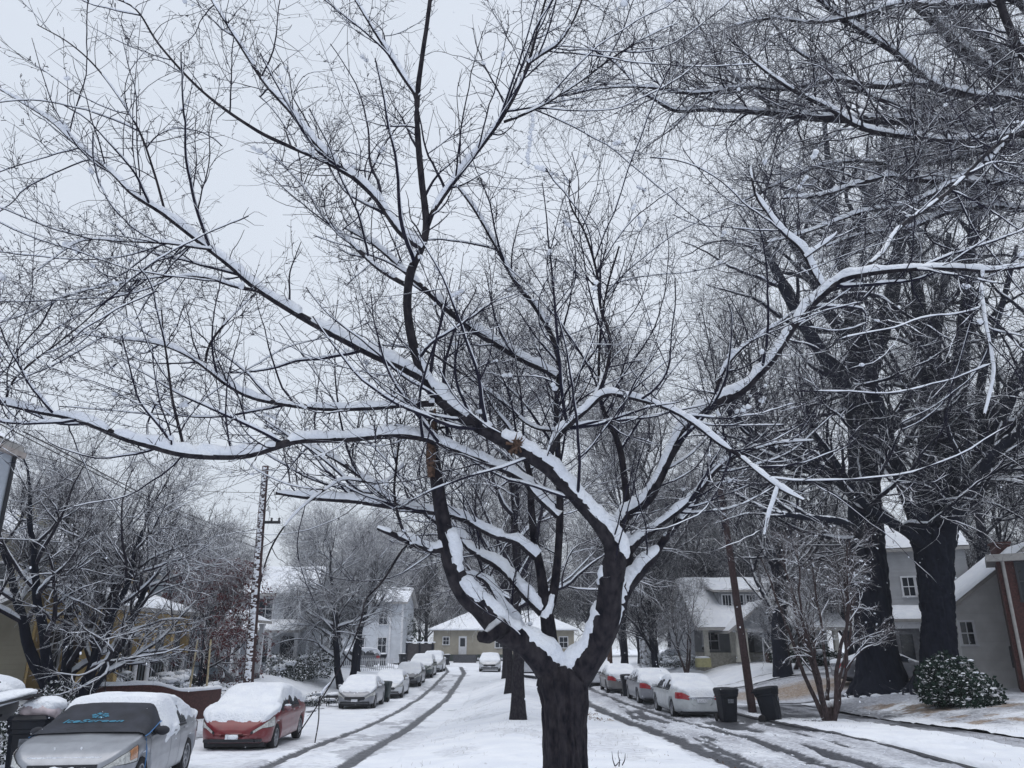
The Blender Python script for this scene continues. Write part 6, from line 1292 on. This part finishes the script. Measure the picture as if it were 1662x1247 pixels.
for k_, (x_, y_, s_, lb) in enumerate([(11.6, 58, .9, 'low snow mound bush beyond the fan-shaped tree'), (10.6, 62, .9, 'dark bush left of the fan-shaped tree trunk'), (13.9, 60.5, 1.0, 'snowy shrub by the bungalow porch corner'), (15.3, 59.5, .9, 'snowy shrub left of the porch steps'), (12.6, 66, 1.3, 'dark evergreen clump behind the mailbox'), (16.6, 59, .8, 'frosted twiggy shrub beside the porch steps')]):
    bush(lb, (x_, y_, .75), (1.3 * s_, 1.1 * s_, 1.0 * s_), 40 + k_, snow=.6 if k_ % 2 == 0 else .3, group='shrubs in front of the bungalow')
# mailbox, posts, snow-capped table, debris
mb_ = empty('mailbox', gz(1145, 1080)); tag(mb_, 'mailbox on a thin dark post in the snowy right-hand lawn', 'mailbox'); b = MB(); b.tube([(0, 0, -.1), (0, 0, 1.1)], .05, 8); b.build('post', M_OAK, mb_); b = MB(); b.prism([(-.13, 1.1), (.13, 1.1), (.13, 1.28), (.08, 1.37), (-.08, 1.37), (-.13, 1.28)], 'y', -.25, .25); b.build('box', M_DARK, mb_); b = Bag(); b.add(*lump((0, 0, 1.4), .2, 3, (.9, 1.4, .4), 12, 8, .3)); b.build('snow', M_SNOW, mb_)
ps = empty('sign_post', gz(1209, 1093)); tag(ps, 'thin dark post with a small plate beside the brown utility pole', 'post'); b = MB(); b.tube([(0, 0, -.1), (0, 0, 1.35)], .045, 8); b.build('post', M_OAK, ps); b = MB(); b.box(-.12, .12, -.07, -.05, 1.1, 1.35); b.build('plate', M_DARK, ps)
st = empty('outdoor_box', (9.9 + 2.1, 63, .75)); st.location = (13.3, 57.0, .75); tag(st, 'pale yellow box with a snow cap on the lawn left of the mailbox', 'box'); b = MB(); b.box(-.5, .5, -.3, .3, 0, .6); b.build('box', plain('pale_yellow', (.36, .34, .18), .7), st, bevel=.03); b = Bag(); b.add(*lump((0, 0, .64), .5, 4, (1.1, .7, .2), 14, 8, .3)); b.build('snow', M_SNOW, st)
tb = empty('snow_capped_table', gz(543, 1149)); tag(tb, 'small dark stand with a thick pad of snow in front of the pale snow-covered sedan', 'table')
b = MB(); b.box(-.42, .42, -.3, .3, .48, .60); b.build('tabletop', M_DARK, tb, bevel=.01); b = Bag(); b.add(*lump((0, 0, .64), .42, 4, (1.1, .8, .26), 16, 9, .2)); b.build('snow', M_SNOW, tb)
for x_ in (-.36, .36):
    for y_ in (-.24, .24): b = MB(); b.tube([(x_, y_, -.08), (x_, y_, .5)], .022, 7); b.build('leg', M_DARK, tb)
# fallen branches and weeds poking out of the snow
def stick(label, base, n_, L_, seed, spread=1.2, name='fallen_branch', up=.0):
    rg = np.random.default_rng(seed); P = np.zeros((n_, 6, 3)); 
    for i in range(n_):
        d = norm(np.array([rg.normal() * spread, rg.normal() * spread, up + abs(rg.normal()) * .2])); p = np.array([rg.normal() * .1, rg.normal() * .1, .03])
        for q in range(6): P[i, q] = p; p = p + d * L_ / 5 * rg.uniform(.6, 1); d = norm(d + rg.normal(size=3) * .15)
    b = Bag(); b.tubes(P, np.tile(np.linspace(.012, .004, 6), (n_, 1)), 4); o = b.build(name, M_TWIG, None); o.location = base; tag(o, label, 'branch' if name == 'fallen_branch' else 'weed')
stick('fallen twigs on the snow left of the snow-capped stand', gz(505, 1135), 7, 1.6, 1); stick('fallen branch lying along the left verge behind the red sedan', gz(490, 1165), 6, 1.8, 2); stick('bare weed stalks rising from the median snow at the bottom of the picture', gz(1003, 1246), 4, .34, 3, .5, 'weed_stalks', 1.0)
stick('short twig lying on the median snow left of the slim tree', gz(722, 1155), 3, .6, 5); stick('dark sticks and lumps at the foot of the brown shrub tree', gz(1322, 1172), 7, .4, 6)
stick('bare weed stalks in front of the green bin', gz(596, 1152), 5, .6, 8, .5, 'weed_stalks', 1.2)
# dead grass tips and bits of twig poking through the snow
rg = np.random.default_rng(21); gt = []
for j in range(2600):
    zone = rg.random()
    if zone < .45: x_, y_ = rg.uniform(-2.4, 3.0), 7 + 30 * rg.random() ** 1.6
    elif zone < .85: x_, y_ = rg.uniform(9, 20), 14 + 20 * rg.random()
    else: x_, y_ = rg.uniform(-12, -8.8), 17 + 20 * rg.random()
    if fbm(x_ * .8, y_ * .5, 131) < .5: continue
    z_ = ground_z(x_, y_); h_ = rg.uniform(.02, .07); d_ = rg.normal(size=2) * .03
    gt.append([(x_, y_, z_ - .02), (x_ + d_[0] * .5, y_ + d_[1] * .5, z_ + h_ * .6), (x_ + d_[0], y_ + d_[1], z_ + h_)])
gt = np.array(gt); b = Bag(); b.tubes(gt, np.tile([.0028, .002, .001], (len(gt), 1)), 3); tag(b.build('grass_tips', plain('dead_grass', (.12, .09, .06), .9)), 'sparse dead grass tips poking through the snow', 'grass', kind='stuff')
# brown leaf litter at the median's right edge
lt = []
rg = np.random.default_rng(8)
for (px, py, n_) in ((952, 1160, 160), (968, 1168, 120), (1120, 1236, 260), (1150, 1243, 260)):
    c = gz(px, py)
    for j in range(n_): x_, y_ = c[0] + rg.normal() * .18, c[1] + rg.normal() * .45; lt.append((x_, y_, ground_z(x_, y_) + .012))
o = leaf_cloud('leaf_litter', np.array(lt), .045, plain('dead_leaf', (.16, .09, .055), .8, var=.4, scale=20), None, 0, 3); tag(o, 'scattered brown dead leaves along the right edge of the median', 'leaves', kind='stuff')
# slush clods along the right-hand wheel tracks
b = Bag(); rg = np.random.default_rng(3)
for j in range(700):
    y_ = 7 + 26 * rg.random() ** 1.3; x_ = float(tR1(y_)) + .38 + abs(rg.normal()) * 1.0 if rg.random() < .6 else rg.uniform(4, 8.5)
    if float(right_wet(np.array(x_), np.array(y_))) > .8: continue
    b.add(*lump((x_, y_, float(right_h(np.array(x_), np.array(y_))) + .005), rg.uniform(.008, .03), j % 97, (1.3, 1.6, .6), 7, 5, .9))
tag(b.build('slush_clods', M_SNOW), 'lumps of broken slush thrown up beside the wheel tracks', 'slush', kind='stuff')
# snowflakes in the air
rg = np.random.default_rng(12); b = Bag()
for j in range(1300):
    Y = rg.uniform(4, 30); px, py = rg.uniform(-80, 1740), rg.uniform(-40, 1240); c = at(px, py, Y)
    if c[2] < .3: continue
    b.add(*lump(c, rg.uniform(.0025, .0065), j % 50, (1, 1, 1.3), 6, 4, .3))
tag(b.build('falling_snow', M_SNOW), 'sparse snowflakes drifting down through the air', 'snowflakes', kind='stuff')

# give every thing built in world space an origin at its own base
bpy.context.view_layer.update()
for o in list(bpy.data.objects):
    if o.parent is None and o.type == 'EMPTY' and o.location.length < 1e-6 and o.rotation_euler.z == 0 and o.children:
        pts = [c.matrix_world @ Vector(q) for c in o.children_recursive if c.type == 'MESH' for q in c.bound_box]
        b0 = Vector((sum(p.x for p in pts) / len(pts), sum(p.y for p in pts) / len(pts), min(p.z for p in pts)))
        if 'turn' in o: b0.x, b0.y = o['turn'][0], o['turn'][1]
        for c in o.children: c.matrix_parent_inverse = Matrix.Translation(-b0)
        o.location = b0
        if 'turn' in o: o.rotation_euler.z = o['turn'][2]; del o['turn']

# ------------------------------------------------------------------ air: thin snowy haze
hm = bpy.data.materials.new('haze'); hm.use_nodes = True; t = hm.node_tree; t.nodes.clear(); mo = t.nodes.new('ShaderNodeOutputMaterial'); pv = t.nodes.new('ShaderNodeVolumePrincipled')
pv.inputs['Color'].default_value = (.84, .88, .95, 1); pv.inputs['Density'].default_value = .0009; pv.inputs['Anisotropy'].default_value = .2; t.links.new(pv.outputs[0], mo.inputs['Volume'])
b = MB(); b.box(-255, 255, -65, 255, -1.2, 48); tag(b.build('haze', hm), 'thin pale haze of falling snow', 'haze', kind='stuff')

for o in bpy.data.objects:
    if o.get('label') and len(o['label'].split()) > 16: print('LONG', len(o['label'].split()), o['label'])
    if o.get('label') and '-' in o['label'] and len(o['label'].replace('-', ' ').split()) > 16: print('LONGHYPH', o['label'])

for o in bpy.data.objects:      # loose snow that nobody could count stays one piece per thing
    if o.type == 'MESH' and o.name.split('.')[0] == 'snow' and o.parent and 'kind' not in o and 'bush' in o.parent.name: o['kind'] = 'stuff'
